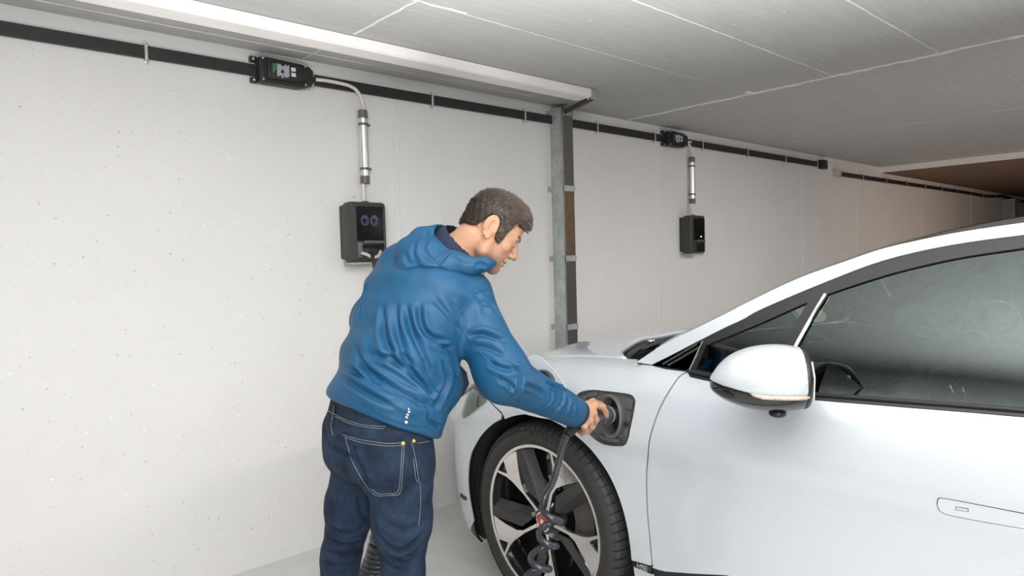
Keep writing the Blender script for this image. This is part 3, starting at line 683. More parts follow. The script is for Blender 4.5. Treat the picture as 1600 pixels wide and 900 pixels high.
lamp = panel('headlamp_housing', surfF, hl, mat('lamp_silver', (.42, .41, .39), .45, .3, noise=.2, nscale=60, bump=.5, bscale=90), off=-.002, thick=.006, step=.012)
panel('headlamp_lens', surfF, [(.5*(a+hl[2][0])*0+a, b) for a, b in hl], M['lens'], off=-.008, thick=.003, step=.012)
upl = [(-1.0, .79), (-1.0, .90), (-.66, .97), (spl[2][0]-.012, 1.0), (spl[2][0]-.006, spl[2][1]+.004), (hl[2][0]-.004, hl[2][1]+.006), (hl[0][0], hl[0][1]+.006)]
panel('headlamp_cover', surfF, upl, M['gtrim'], off=-.003, thick=.004)
panel('grille', surfF, [(-1.62, .42), (-1.62, .76), (-1.2, .76), (-1.1, .70), (-1.25, .42)], M['gtrim'], off=-.004, thick=.004)
vent = SF.line([(720, 770.5), (724, 773.5), (729, 776.5), (729, 782), (724, 779.5), (720, 776)])
panel('bumper_slot', surfF, vent, M['trim'], off=-.003, thick=.004, step=.012)
panel('lower_lip', surfF, [(-1.62, .12), (-1.62, .19), (-.6, .19), (-.475, .22), (-.50, .12)], M['trim'], off=.004, thick=.01)
ah = [(p, .12) for p in (-1.6, .60)]+[(.60, .97), (-1.6, .97)]
panel('inner_body', surfF, [(-1.6, .14), (-.475, .14)]+[(.436*math.cos(a), HUBZ+.436*math.sin(a)) for a in np.linspace(math.radians(205), math.radians(-25), 40)]+[(.62, .18), (.62, .97), (-1.6, .97)], M['liner'], holes=[[((a-.33)*1.04+.33, (b-.83)*1.04+.83) for a, b in flap]], off=.026, thick=.03, step=.05)
# charging recess: moulded black tray with the oval socket well
cap_m = mat('recess_plastic', (.08, .08, .078), .42, noise=.12, nscale=30, bump=.12, bscale=200)
fc = np.mean(flap, 0)
well = [(SF.hit(951+16.5*math.cos(t), 651+31.5*math.sin(t)+3*math.cos(t))) for t in np.linspace(0, 2*math.pi, 29)[:-1]]
tray = empty('charging_recess', (X0, Y0-.33, .83)); tray.parent = CAR; tray.location = Vector((X0, Y0-.33, .83))-CAR.location
panel('recess_tray', surfF, [((a-fc[0])*1.02+fc[0], (b-fc[1])*1.02+fc[1]) for a, b in flap], cap_m, tray, holes=[well], off=.016, thick=.004, step=.014, mirror=False)
def strip(name, loops, m, parent, closed=True, mirror=False):
    """skin between successive 3D loops of equal length"""
    n = len(loops[0]); vs = [p for L in loops for p in L]; fs = []
    for i in range(len(loops)-1):
        for k in range(n if closed else n-1): fs.append((i*n+k, i*n+(k+1) % n, (i+1)*n+(k+1) % n, (i+1)*n+k))
    o = obj_np(name, vs, fs, m, parent)
    bm = bmesh.new(); bm.from_mesh(o.data); bmesh.ops.recalc_face_normals(bm, faces=bm.faces[:]); bm.to_mesh(o.data); bm.free()
    if mirror: LEFT.append(o)
    return o
def loop3(L, off, sc=1.0):
    c = np.mean(L, 0); return [surfF((a-c[0])*sc+c[0], (b-c[1])*sc+c[1], off) for a, b in L]
strip('recess_wall', [loop3(densify(flap, .02), .0, 1.0), loop3(densify(flap, .02), .004, .985), loop3(densify(flap, .02), .017, .965)], cap_m, tray)
wl = densify(well, .01)
strip('socket_rim', [loop3(wl, .016, 1.16), loop3(wl, .004, 1.12), loop3(wl, -.001, 1.02), loop3(wl, .003, .93), loop3(wl, .03, .86), loop3(wl, .055, .80)], mat('rim_plastic', (.085, .085, .085), .32, noise=.08), tray)
v2 = loop3(wl, .05, .82); obj_np('socket_floor', v2, [tuple(range(len(v2)))], M['blackplastic'], tray, False)
for q, w_ in (([(980, 622), (988, 625), (985, 641), (977, 639)], .010), ([(979, 646), (984, 648), (981, 662), (976, 660)], .011), ([(975, 664), (981, 665), (978, 683), (972, 681)], .010), ([(903, 628), (909, 618), (930, 613), (931, 618), (914, 622), (907, 632)], .012), ([(931, 682), (942, 690), (965, 692), (966, 687), (946, 685), (936, 679)], .011)):
    panel('moulded_step', surfF, SF.line(q), cap_m, tray, off=w_-.004, thick=.008, step=.012, mirror=False)
bc = surfF(*SF.hit(977.5, 663), .004); MB().lathe([(0, .004), (.004, .004), (.005, .007), (.009, .007), (.010, 0)], bc, (-1, 0, 0), 16).build('latch_bush', M['blackplastic'], tray)
# hood between the two fender crests
def hoodpt(p, v):
    p, v = np.asarray(p, float), np.asarray(v, float); L = surfF(p, 1.05+0*p); x0, x1 = L[..., 0], 2*XC-L[..., 0]
    q = 4*v*(1-v); cr = np.interp(p, [-1.62, -1.2, -.8, -.4, 0, .4], [0, .01, .018, .02, .02, .03]); bow = np.interp(p, [-.5, .36], [0, .24])
    bulge = np.exp(-((np.abs(v-.5)-.28)/.06)**2)*.012*np.interp(p, [-1.2, -.6, .3], [0, 1, .8])
    return np.stack([x0+(x1-x0)*v, L[..., 1]+bow*(.45*q+.55*(1-np.abs(2*v-1)**7)), L[..., 2]+cr*q**.7+bulge], -1)
pp, vv = np.linspace(-1.60, .325, 60), np.linspace(.004, .996, 61)
g = hoodpt(pp[:, None]+0*vv[None], vv[None]+0*pp[:, None]); nv = len(vv)
hood = obj_np('hood', g.reshape(-1, 3), [(i*nv+j, i*nv+j+1, (i+1)*nv+j+1, (i+1)*nv+j) for i in range(len(pp)-1) for j in range(nv-1)], M['paint'], CAR)
bm = bmesh.new(); bm.from_mesh(hood.data); bmesh.ops.recalc_face_normals(bm, faces=bm.faces[:]); bm.to_mesh(hood.data); bm.free()
if sum(p.normal.z for p in hood.data.polygons) < 0: hood.data.flip_normals()
md = hood.modifiers.new('shell', 'SOLIDIFY'); md.thickness = .02; md.offset = -1
hb = BVHTree.FromPolygons([V(q) for q in g.reshape(-1, 3)], [(i*nv+j, i*nv+j+1, (i+1)*nv+j+1, (i+1)*nv+j) for i in range(len(pp)-1) for j in range(nv-1)])
for sx in (1, -1):                                          # bonnet vents: dark slots with a lip
    gv = hoodpt(np.linspace(-.355, -.305, 5)[:, None]+0*np.zeros(9)[None], (.5-sx*np.linspace(.165, .25, 9))[None]+0*np.zeros(5)[:, None]); gv[..., 2] += .0025
    o = obj_np('hood_vent', gv.reshape(-1, 3), [(i*9+j, i*9+j+1, (i+1)*9+j+1, (i+1)*9+j) for i in range(4) for j in range(8)], M['trim'], CAR); md = o.modifiers.new('shell', 'SOLIDIFY'); md.thickness = .004; md.offset = 0
# --- greenhouse lines (s, t) from the photograph up to the frame edge, then the car's known outline
R1 = SD.line([(994, 566), (1026, 545), (1056, 528), (1090, 512), (1142, 486), (1162, 475.5), (1245, 436), (1325, 407), (1378, 389), (1442, 374), (1510, 361), (1599, 348)])
R2 = SD.line([(1018, 570), (1050, 554), (1098, 529), (1136, 510), (1160, 499), (1189, 483), (1283, 443), (1378, 407), (1480, 383), (1599, 366)])
R3 = SD.line([(1099, 541), (1180, 508), (1261, 472), (1291, 460), (1350, 440), (1415, 421), (1500, 402), (1599, 387)])
pass
belt = SD.line([(1073, 581.5), (1113, 590), (1180, 602.5), (1247, 615), (1400, 627.5), (1500, 635), (1599, 643)]); 
t1, t2, t3, tb = R1[-1][1], R2[-1][1], R3[-1][1], belt[-1][1]
R1, R2, R3, belt = sm(R1), sm(R2), sm(R3), sm(belt)
R1 += [(1.9, t1+.015), (2.4, t1-.0), (2.9, t1-.07), (3.3, t1-.19), (3.6, t1-.33)]
R2 += [(1.9, t2+.012), (2.4, t2-.005), (2.85, t2-.07), (3.2, t2-.18), (3.42, t2-.28)]
R3 += [(1.9, t3+.008), (2.4, t3-.012), (2.8, t3-.08), (3.05, t3-.16), (3.2, t3-.24)]
belt += [(2.0, tb+.028), (2.6, tb+.065), (3.2, tb+.09)]
roofside = panel('roof_rail', surfD, R1+R2[::-1], M['paint'], step=.022, thick=.005)
qb = SD.hit(1079, 579.5); qtop = SD.hit(1099, 534)
panel('window_surround', surfD, R2+[(3.3, 1.10), (3.25, belt[-1][1]-.012)]+[(a, b-.011) for a, b in belt[::-1]]+[(R2[0][0]+.01, R2[0][1]-.004)], M['trim'], holes=[
    (hq := [(qb[0]+.012, qb[1]+.006)]+R3[0:9]+SD.line([(1196, 601)])),
    (hm := R3[12:29]+[(1.60, t3+.003), (1.64, tb+.016)]+[(a, b+.006) for a, b in belt[24:10:-1]]+SD.line([(1211, 603.5)])),
    (hr := [(1.70, t3+.005), (1.9, t3+.006), (2.4, t3-.014), (2.6, t3-.05), (2.62, tb+.08), (2.0, tb+.036), (1.74, tb+.02)])], off=.004, thick=.012, step=.022)
for nm, h in (('quarter_glass', hq), ('door_glass', hm), ('rear_door_glass', hr)): panel(nm, surfD, h, M['glass'], off=.010, thick=0, step=.05)
tri = panel('corner_panel', surfD, [R2[0], R2[1], R2[2], SD.hit(1097, 534), SD.hit(1074, 579)], M['gtrim'], off=.001, thick=.006)
for a, b in (((1044, 571), (1092, 543)), ((1036, 569), (1089, 538))):
    A, B = SD.hit(*a), SD.hit(*b); MB().tube([surfD(A[0]+(B[0]-A[0])*k/6, A[1]+(B[1]-A[1])*k/6, -.001) for k in range(7)], .0035, 6).build('corner_rib', M['darkgrey'], CAR)
def line_on(name, L, r, m, off=0.0, mirror=False, seg=8):
    L = densify(L+L[-2:0:-1], .03)[:max(2, len(densify(L+L[-2:0:-1], .03))//2+1)] if len(L) > 2 else [tuple(np.array(L[0])+(np.array(L[1])-np.array(L[0]))*k/12) for k in range(13)]
    o = MB().tube([surfD(a, b, off) for a, b in L], r, seg).build(name, m, CAR); LEFT.append(o) if mirror else None; return o
line_on('divider_strip', SD.line([(1077.5, 579), (1099, 533)]), .0035, M['chrome'])
line_on('glass_strip', SD.line([(1289.5, 459.5), (1210, 603)]), .005, M['chrome'])
lb = [(a, b+.004) for a, b in belt]; MB().tube([surfD(a, b, -.002) for a, b in lb], .005, 8).build('belt_moulding', M['trim'], CAR)
# doors and flank behind
sill = SD.line([(1019, 887), (1028, 890), (1040, 893), (1080, 896), (1136, 899)]); zs = sill[-1][1]
rearS = 1.655
dbelt = [(a, b-.012) for a, b in belt if a < rearS]+[(rearS-.003, tb-.0)]
hdl = SD.line([(1463, 789), (1464.5, 780), (1470, 777.5), (1500, 782.5), (1599, 801.5)]); hdl_b = SD.line([(1599, 827), (1540, 817), (1500, 809.5), (1477, 804.5), (1467, 799)])
e_t, e_b = hdl[-1], hdl_b[0]; hdl_full = sm(hdl, 2)+[(e_t[0]+.05, e_t[1]+.002), (e_t[0]+.062, e_t[1]-.01), (e_t[0]+.055, e_b[1]+.001)]+sm(hdl_b, 2)
hc = np.mean(hdl_full, 0)
door_poly = [(a+.0033, b) for a, b in gD]+[sill[0]]+sill[1:]+[(1.3, zs+.01), (rearS-.003, zs+.015)]+[(rearS-.003, .7)]+dbelt[::-1][:-1]+[(gD[0][0]+.004, gD[0][1]-.002)]
door = panel('front_door', surfD, door_poly, M['paint'], holes=[hdl_full], step=.022)
DH = empty('door_handle', (X0, Y0-1.4, .78)); DH.parent = CAR; DH.location = Vector((X0, Y0-1.4, .78))-CAR.location
gr = [((a-hc[0])*.975+hc[0], (b-hc[1])*.90+hc[1]) for a, b in hdl_full]
panel('grip', surfD, gr, M['paint'], DH, off=.0008, thick=.02, step=.012, mirror=False)
panel('handle_pocket', surfD, [((a-hc[0])*1.05+hc[0], (b-hc[1])*1.3+hc[1]) for a, b in hdl_full], M['liner'], DH, off=.016, thick=.003, step=.03, mirror=False)
bt = SD.line([(1494, 792.5), (1512, 795.5), (1512, 799), (1494, 796)]); bcen = np.mean(bt, 0)
panel('handle_button', surfD, [((a-bcen[0])*1.12+bcen[0], (b-bcen[1])*1.5+bcen[1]) for a, b in bt], M['trim'], DH, off=.0002, thick=.002, step=.02, mirror=False)
panel('button_face', surfD, bt, M['paint'], DH, off=-.0004, thick=.002, step=.02, mirror=False)
panel('rear_door', surfD, [(rearS+.003, zs+.015)]+[(2.35, zs+.02), (2.50, .60), (2.72, .82), (2.74, tb+.06)]+[(2.0, tb+.016), (rearS+.003, tb)], M['paint'], step=.04)
arcR = [(2.99+.425*math.cos(a), HUBZ+.425*math.sin(a)) for a in np.linspace(math.pi, 0, 30)]
panel('rear_quarter', surfD, [(2.356, zs+.02)]+[(2.556, zs-.02)]+arcR+[(3.72, .3), (3.78, .95), (3.6, t1-.33)]+R2[-1:]+[(3.25, belt[-1][1]-.012), (2.746, tb+.06), (2.726, .82), (2.506, .60)], M['paint'], step=.05)
panel('sill_trim', surfD, [(.455, .33), (gD[-1][0], gD[-1][1]-.004)]+[(a, b-.003) for a, b in sill[1:]]+[(1.3, zs+.006), (2.4, zs+.014), (2.55, zs-.03), (2.5, .19), (.60, .19), (.5, .26)], M['trim'], off=.006, thick=.02, step=.04)
st2 = SF.line([(988.5, 877), (1004, 881), (1018, 885.5), (1020, 897), (1004, 890.5), (989, 884.5)])
badge = panel('badge_strip', surfF, st2, M['gtrim'], off=-.003, thick=.012, step=.012)
panel('sill_panel', surfF, [(st2[5][0], st2[5][1]-.002), (st2[4][0], st2[4][1]-.002), (st2[3][0], st2[3][1]-.003), (st2[3][0]+.01, .19), (.44, .19)], M['paint'], off=.002, thick=.01)
a_, b_ = surfF(*SF.hit(1004.5, 886.3), -.0045), surfF(*SF.hit(1012, 888.5), -.0045)
exd = np.array(b_)-np.array(a_); text_obj('badge_letters', 'HSE', .026, a_, exd, (0, 0, 1), M['chrome'], CAR, .0012)
panel('inner_flank', surfD, [(.60, .19), (2.5, .19), (2.5, .7), (2.7, .9), (2.7, 1.0), (.66, .955)], M['liner'], off=.05, thick=.004, step=.08)
# --- screen, roof, cowl, tail, underside
def r1_at(s): a = np.array(R1); return np.interp(s, a[:, 0], a[:, 1])
def grid_obj(name, g, m, up=True, thick=0.0):
    nu, nv = g.shape[:2]
    o = obj_np(name, g.reshape(-1, 3), [(i*nv+j, i*nv+j+1, (i+1)*nv+j+1, (i+1)*nv+j) for i in range(nu-1) for j in range(nv-1)], m, CAR)
    if (sum(p.normal.z for p in o.data.polygons) < 0) == up: o.data.flip_normals()
    if thick: md = o.modifiers.new('shell', 'SOLIDIFY'); md.thickness = thick; md.offset = -1
    return o
def across(ss, bow, crown, drop=0.0, n=41):
    v = np.linspace(0, 1, n)[None]; ss = np.asarray(ss, float)[:, None]; L = surfD(ss[:, 0], r1_at(ss[:, 0]))[:, None, :]; q = 4*v*(1-v)
    x = L[..., 0]+(2*XC-2*L[..., 0])*v; y = L[..., 1]+np.asarray(bow)[:, None]*q; z = L[..., 2]-drop+np.asarray(crown)[:, None]*q**.8
    return np.stack([x, y, z], -1)
ss = np.linspace(R1[0][0]+.01, 1.22, 24); tt = (ss-ss[0])/(ss[-1]-ss[0])
grid_obj('windscreen', across(ss, .30*(1-tt)+.10*tt, -.02+.05*tt, .004), M['glass'])
ss = np.linspace(1.222, 3.25, 30); tt = (ss-ss[0])/(ss[-1]-ss[0])
grid_obj('glass_roof', across(ss, .10*(1-tt)-.04*tt, .030+.028*np.sin(np.pi*tt), .003), mat('roof_glass', (.02, .021, .022), .08, noise=.1, coat=.6))
ss = np.linspace(3.25, 3.6, 10); tt = (ss-ss[0])/(ss[-1]-ss[0]); grid_obj('rear_screen', across(ss, -.04-.05*tt, .05-.02*tt, .004), M['gtrim'])
v = np.linspace(0, 1, 31)
def tail_row(s, t, bow): L = surfD(np.array(s), np.array(t)); return np.stack([L[0]+(2*XC-2*L[0])*v, L[1]-bow*4*v*(1-v), L[2]+0*v], -1)
grid_obj('tailgate', np.stack([tail_row(3.6, R1[-1][1], .06), tail_row(3.78, .95, .06), tail_row(3.76, .6, .08), tail_row(3.72, .3, .06)]), M['paint'], True)
# cowl: dark plastic scuttle between hood rear edge and screen foot, with wiper arm and washer jet
pe = .325; vr = np.linspace(.02, .98, 41)
He = hoodpt(np.full(41, pe), vr); L0 = across(np.array([R1[0][0]+.012]), np.array([.30]), np.array([-.02]), .012, 41)[0]
rows = [He-np.array([0, .0, .016]), He-np.array([0, .006, .06]), .5*(He+L0)-np.array([0, 0, .065]), L0-np.array([0, -.02, .03]), L0]
grid_obj('cowl', np.stack(rows), mat('cowl_plastic', (.02, .02, .021), .45, noise=.15, nscale=60, bump=.2, bscale=120))
wa = [.75*He[k]+.25*L0[k]-np.array([0, 0, .022]) for k in (3, 6, 9, 12, 16, 20, 25)]
w_ = MB(); w_.tube(catmull(wa, 4), .011, 8); w_.tube([p+np.array([0, -.03, .004]) for p in catmull(wa[1:], 3)], .005, 6); w_.build('wiper_arm', M['darkgrey'], CAR)
MB().sphere(wa[2]+np.array([0, -.02, .018]), (.018, .014, .010), 12).build('washer_jet', M['chrome'], CAR)
MB().box((X0+.35, Y0-3.6, .16), (2*XC-X0-.35, Y0+.72, .22), .03).build('underbody', M['liner'], CAR)
MB().box((X0+.02, Y0-2.5, .18), (2*XC-X0-.02, Y0-.55, .30), .03).build('floor_pan', M['liner'], CAR)
# wheel houses
def wheelhouse(s0):
    b = MB(); a = np.linspace(math.radians(-25), math.radians(205), 30); n = len(a)
    prof = [(.430, .045), (.447, .06), (.452, .29)]
    rings = [[b.bm.verts.new((X0+h, Y0-s0+r*-math.cos(t)*-1*-1, HUBZ+r*math.sin(t))) for t in a] for r, h in prof]
    for A, B in zip(rings, rings[1:]):
        for k in range(n-1): b.bm.faces.new((A[k], A[k+1], B[k+1], B[k]))
    b.bm.faces.new(rings[-1]); o = b.build('wheel_house', M['liner'], CAR); LEFT.append(o)
wheelhouse(0); wheelhouse(2.99)
# --- wheels: each a part of the car with tyre, rim, spokes, nuts as sub-parts
def make_wheel(s0, rot0, letters=True):
    c = Vector((X0+.013, Y0-s0, HUBZ)); W = empty('wheel', c); W.parent = CAR; W.location = c-CAR.location
    AX = (1, 0, 0)
    prof = [(.286, .016), (.292, .010), (.300, .002), (.316, -.004), (.334, -.003), (.348, .003), (.357, .012), (.364, .024), (.3715, .05), (.3735, .085), (.364, .087), (.364, .095), (.3745, .097), (.375, .13), (.364, .132), (.364, .142), (.375, .144), (.3735, .18), (.364, .182), (.364, .19), (.373, .192), (.3715, .235), (.366, .245), (.338, .258), (.30, .25), (.286, .235)]
    MB().lathe(prof, c, AX, 96).build('tyre', M['rubber'], W, True, 25)
    me = None; NB = 74
    for k in range(NB):                                             # shoulder tread blocks, one object each
        if me is None:
            b = MB(); da = math.pi/NB*.86; cs = [(.3500, .0015), (.3610, .0075), (.3695, .0185), (.3755, .034), (.3790, .050), (.3800, .0845), (.366, .0845)]
            A = [[b.bm.verts.new((h, r*math.sin(t+sk), r*math.cos(t+sk))) for r, h, sk in [(r, h, (h-.01)*.35) for r, h in cs]] for t in (-da, 0, da)]
            for P, Q in zip(A, A[1:]):
                for j in range(len(cs)-1): b.bm.faces.new((P[j], P[j+1], Q[j+1], Q[j]))
            b.bm.faces.new(A[0][::-1]); b.bm.faces.new(A[-1])
            o = b.build('tread_block', M['rubber'], W, False); me = o.data
        else:
            o = bpy.data.objects.new('tread_block', me); COL.objects.link(o); o.parent = W
        o.location = (0, 0, 0); o.rotation_euler = (2*math.pi*k/NB, 0, 0)
    b = MB(); b.lathe([(.05, .10), (.24, .10), (.268, .12), (.276, .22), (.262, .05), (.272, .03), (.278, .012)], c, AX, 72); b.build('rim_barrel', M['gtrim'], W, True, 35)
    MB().lathe([(.281, .016), (.2825, .006), (.2935, .0045), (.2955, .008), (.2945, .016)], c, AX, 96).build('rim_edge', M['machined'], W, True, 35)
    MB().lathe([(.0, .125), (.17, .125), (.175, .13), (.175, .15), (0, .15)], c, AX, 48).build('brake_disc', mat('brake_disc_steel', (.16, .155, .15), .4, .7, noise=.15, nscale=30), W, True, 35)
    cal = MB(); cal.prism([(.10*math.cos(t), .10*math.sin(t)) for t in np.linspace(-.6, .6, 8)]+[(.195*math.cos(t), .195*math.sin(t)) for t in np.linspace(.6, -.6, 8)], c, (0, -1, 0), (0, 0, 1), (1, 0, 0), .09, .16, 0); cal.build('brake_caliper', mat('caliper_paint', (.10, .09, .085), .45, noise=.15), W, True, 35)
    ex, ey = Vector((0, -1, 0)), Vector((0, 0, 1))                  # seen from outside: +x towards the rear, +y up
    pol = lambda r, d: (r*math.cos(math.radians(d)), r*math.sin(math.radians(d)))
    def plate(b, poly, dep, th):
        poly = [p for p in poly]
        n = len(poly); area2 = sum(poly[i][0]*poly[(i+1) % n][1]-poly[(i+1) % n][0]*poly[i][1] for i in range(n))
        if area2 < 0: poly = poly[::-1]
        bm = bmesh.new(); f = lambda p, e: c+ex*p[0]+ey*p[1]+Vector((1, 0, 0))*(dep+.022*(1-math.hypot(*p)/.28)+e)
        A = [bm.verts.new(f(p, 0)) for p in poly]; B = [bm.verts.new(f(p, th)) for p in poly]
        bm.faces.new(A); bm.faces.new(B[::-1])
        for i in range(n): bm.faces.new((A[i], B[i], B[(i+1) % n], A[(i+1) % n]))
        b.add(bm)
    for k in range(5):
        t0 = rot0+72*k; P = lambda r, d: pol(r, t0+d)
        b = MB()
        plate(b, [P(.285, 9.5), P(.285, 7.5), P(.245, 3.0), P(.238, 1.5), P(.281, -4), P(.283, -9), P(.282, -16), P(.279, -23.5), P(.22, -16), P(.165, -6.5), P(.13, -3.0), P(.062, -6), P(.050, -8), P(.050, 10), P(.066, 5), P(.13, 2.0), P(.20, 3.2), P(.235, 5.2)], .008, .018)
        sp = b.build('spoke', M['machined'], W, False)
        b = MB(); plate(b, [P(.276, 6.5), P(.279, -3), P(.245, 1.8), P(.249, 3)], .022, .01); b.build('spoke_window', M['gtrim'], W, False)
        b = MB()                                                    # folded dark blade beside the spoke
        bm = bmesh.new(); f = lambda p, e: bm.verts.new(c+ex*p[0]+ey*p[1]+Vector((1, 0, 0))*(.022*(1-math.hypot(*p)/.28)+e))
        a0, a1, a2, a3, a4, a5 = f(P(.279, -23.5), .010), f(P(.280, -30), .012), f(P(.279, -37), .04), f(P(.075, -45), .05), f(P(.07, -25), .016), f(P(.135, -10), .012)
        bm.faces.new((a0, a5, a4, a1)); bm.faces.new((a1, a4, a3, a2)); b.add(bm)
        bl = b.build('blade', M['insert'], W, False); bl.data.materials[0] = M['insert']; md = bl.modifiers.new('shell', 'SOLIDIFY'); md.thickness = .006; md.offset = 0
        n_ = P(.057, 26); p = c+ex*n_[0]+ey*n_[1]+Vector((.034, 0, 0))
        b = MB(); b.lathe([(.011, .012), (.0105, -.006), (.0085, -.014), (.004, -.016), (0, -.016)], p, AX, 10); b.build('wheel_nut', mat('nut_steel', (.4, .38, .35), .35, .8, noise=.1) if 'nut' not in M else M['nut'], W); M.setdefault('nut', bpy.data.materials['nut_steel'])
    MB().lathe([(.085, .05), (.066, .036), (.05, .026), (.044, .022), (.036, .019)], c, AX, 40).build('hub_face', M['gtrim'], W)
    MB().lathe([(.0365, .026), (.0365, .017), (.032, .015), (.031, .018)], c, AX, 32).build('cap_ring', M['chrome'], W)
    cap = MB().lathe([(.031, .019), (.02, .016), (0, .0155)], c, AX, 32).build('hub_cap', mat('red_cap', (.50, .02, .025), .3, noise=.1, coat=.6) if 'rc' not in M else M['rc'], W); M.setdefault('rc', bpy.data.materials['red_cap'])
    em = MB(); o_ = c+Vector((.0145, 0, 0))                          # pale raised head emblem
    em.prism([(.6*a, .6*b_) for a, b_ in [(-.014, -.008), (-.016, .006), (-.009, .016), (.002, .019), (.013, .014), (.016, .002), (.010, .004), (.006, -.003), (.011, -.012), (.004, -.019), (-.006, -.016)]], o_, ex, ey, (-1, 0, 0), 0, .002, 0)
    em.prism([(-.005, -.004), (.001, -.004), (.001, .002), (-.005, .002)], o_, ex, ey, (-1, 0, 0), .001, .003, 0); em.build('cap_emblem', M['chrome'], W, False)
    if letters:
        verts, faces = [], []
        for i, ch in enumerate('PIRELLI'):
            me2 = text_mesh(ch, .034, .0012); d = math.radians(95.5-4.6*i-(.8 if i > 1 else 0)); r = .334
            up = Vector((0, -math.cos(d), math.sin(d))); rt = Vector((0, -math.sin(d), -math.cos(d)))
            b0 = len(verts); verts += [c+Vector((-.0042, 0, 0))+rt*(v.co.x*1.05)+up*(v.co.y*1.25+r)-Vector((1, 0, 0))*v.co.z for v in me2.vertices]
            faces += [tuple(b0+x for x in p.vertices) for p in me2.polygons]; bpy.data.meshes.remove(me2)
        obj_np('sidewall_lettering', verts, faces, mat('worn_rubber', (.036, .036, .036), .7, noise=.2), W, False)
        sc = MB()
        for r in (.352, .312): sc.tube([c+Vector((-.0025, -r*math.cos(t), r*math.sin(t))) for t in np.linspace(1.75, 2.35, 14)], .0014, 6)
        sc.build('sidewall_panel_line', M['rubber'], W)
    return W
w1 = make_wheel(0, 141)
w2 = make_wheel(2.99, 160, False)
# --- cabin seen through the glass
cab = M['leather']; cx = X0+.555
def cabin(name, b, m=None): return b.build(name, m or cab, CAR)
dash = MB(); P = [(.50, .74), (.45, .92), (.52, .975), (.75, 1.0), (.98, .99), (1.06, .955), (1.07, .86), (.98, .72)]
dash.prism([(s, z) for s, z in P], (X0+.16, Y0, 0), (0, -1, 0), (0, 0, 1), (1, 0, 0), 0, 2*(XC-X0-.16), .02); cabin('dashboard', dash)
b = MB(); b.box((cx-.2, Y0-1.08, .96), (cx+.2, Y0-.84, 1.045), .035); cabin('instrument_binnacle', b)
hub_ = Vector((cx, Y0-1.20, .94)); ax = Vector((0, -math.cos(.42), math.sin(.42)))
u_, v_ = Vector((1, 0, 0)), ax.cross(Vector((1, 0, 0)))
b = MB(); b.tube([hub_+(u_*math.cos(t)+v_*math.sin(t))*.183 for t in np.linspace(0, 2*math.pi, 49)[:-1]], .0165, 12, closed=True)
b.lathe([(0, .02), (.065, .015), (.075, -.02), (.06, -.05), (.035, -.16)], hub_, ax, 24)
for t in (0, math.pi, -math.pi/2): b.tube([hub_+(u_*math.cos(t)+v_*math.sin(t))*q for q in (.05, .11, .175)], (.022, .016, .013), 8)
cabin('steering_wheel', b)
b = MB()
for t in (0.25, math.pi-.25): b.tube([hub_+(u_*math.cos(t)+v_*math.sin(t))*q+ax*.014 for q in (.075, .10, .135)], .006, 6)
b.tube([hub_+ax*.02+(u_*math.cos(t)+v_*math.sin(t))*.045 for t in np.linspace(0, 2*math.pi, 25)[:-1]], .003, 6, closed=True); cabin('wheel_spoke_trim', b, M['chrome'])
def seat(xc, s0):
    b = MB(); b.box((xc-.26, Y0-s0-.50, .42), (xc+.26, Y0-s0, .60), .06, 3); b.box((xc-.25, Y0-s0-.62, .55), (xc+.25, Y0-s0-.44, 1.16), .06, 3, rot=Matrix.Rotation(math.radians(14), 3, 'X'), piv=(xc, Y0-s0-.5, .58))
    b.box((xc-.14, Y0-s0-.76, 1.17), (xc+.14, Y0-s0-.66, 1.36), .04, 3); return b
for xc in (cx, 2*XC-cx): cabin('seat', seat(xc, 1.35))
b = MB(); b.box((X0+.25, Y0-2.75, .42), (2*XC-X0-.25, Y0-2.2, .62), .06); b.box((X0+.25, Y0-2.95, .58), (2*XC-X0-.25, Y0-2.75, 1.12), .06); cabin('rear_bench', b)
panel('door_top', surfD, [(.98, tb-.06), (1.62, tb-.03), (1.62, tb-.001), (.98, tb-.03)], cab, off=.05, thick=.05, step=.1)
panel('door_inner', surfD, [(.68, .32), (2.6, .32), (2.6, .99), (.68, .955)], cab, off=.09, thick=.004, step=.15)
b = MB(); sp = surfD(*SD.hit(1313, 595), .055); b.sphere(sp, (.012, .014, .014), 12); LEFT.append(cabin('tweeter', b, M['chrome']))
tq = SD.line([(1240, 559), (1262, 571), (1283, 583), (1306, 597), (1300, 602), (1262, 588), (1238, 577)]); panel('mirror_sail', surfD, tq, M['gtrim'], off=.05, thick=.02, step=.03)
MB().box((XC-.09, Y0-1.02, 1.29), (XC+.09, Y0-.99, 1.36), .02).build('cabin_mirror', M['trim'], CAR)
b = MB(); b.prism(rrect(-.13, -.08, .13, .08, .02), (XC, Y0-1.06, .90), (1, 0, 0), (0, 0, 1), (0, -1, 0), 0, .012, .002); cabin('centre_screen', b, M['gloss'])
# --- door mirror
mc = np.array([X0-.085, Y0-.962, 1.045])
RM = Matrix.Rotation(math.radians(34), 3, 'Z'); Rn = np.array(RM)
def mir(P, part):
    q = (P-A3(mc)) @ A3(Rn)                                          # local: x lateral, y forward, z up
    yy = q[:, 1]
    d = sd_ell(q, (.0, -.02, -.005), (.115, .150, .088)); d = smin(d, sd_ell(q, (.02, .03, -.028), (.095, .118, .05)), .03)
    d = smax(d, -(yy+.100), .008)
    low = q[:, 2]+.030-.16*np.clip(yy-.03, 0, .2)
    if part == 'cap': return smax(smax(d, -low, .004), -(yy+.082), .004)
    if part == 'band': return smax(smax(d+.005, low+.002, .004), -(yy+.084), .004)
    if part == 'rim': return smax(d+.004, yy+.080, .004)
def mirror_part(name, part, m):
    v, q = sdf_mesh(lambda P: mir(P, part), mc-.2, mc+.2, .004); v = relax(v, q, 2); o = link_mesh(name, np_mesh(name, v, q), m, MIR); return o
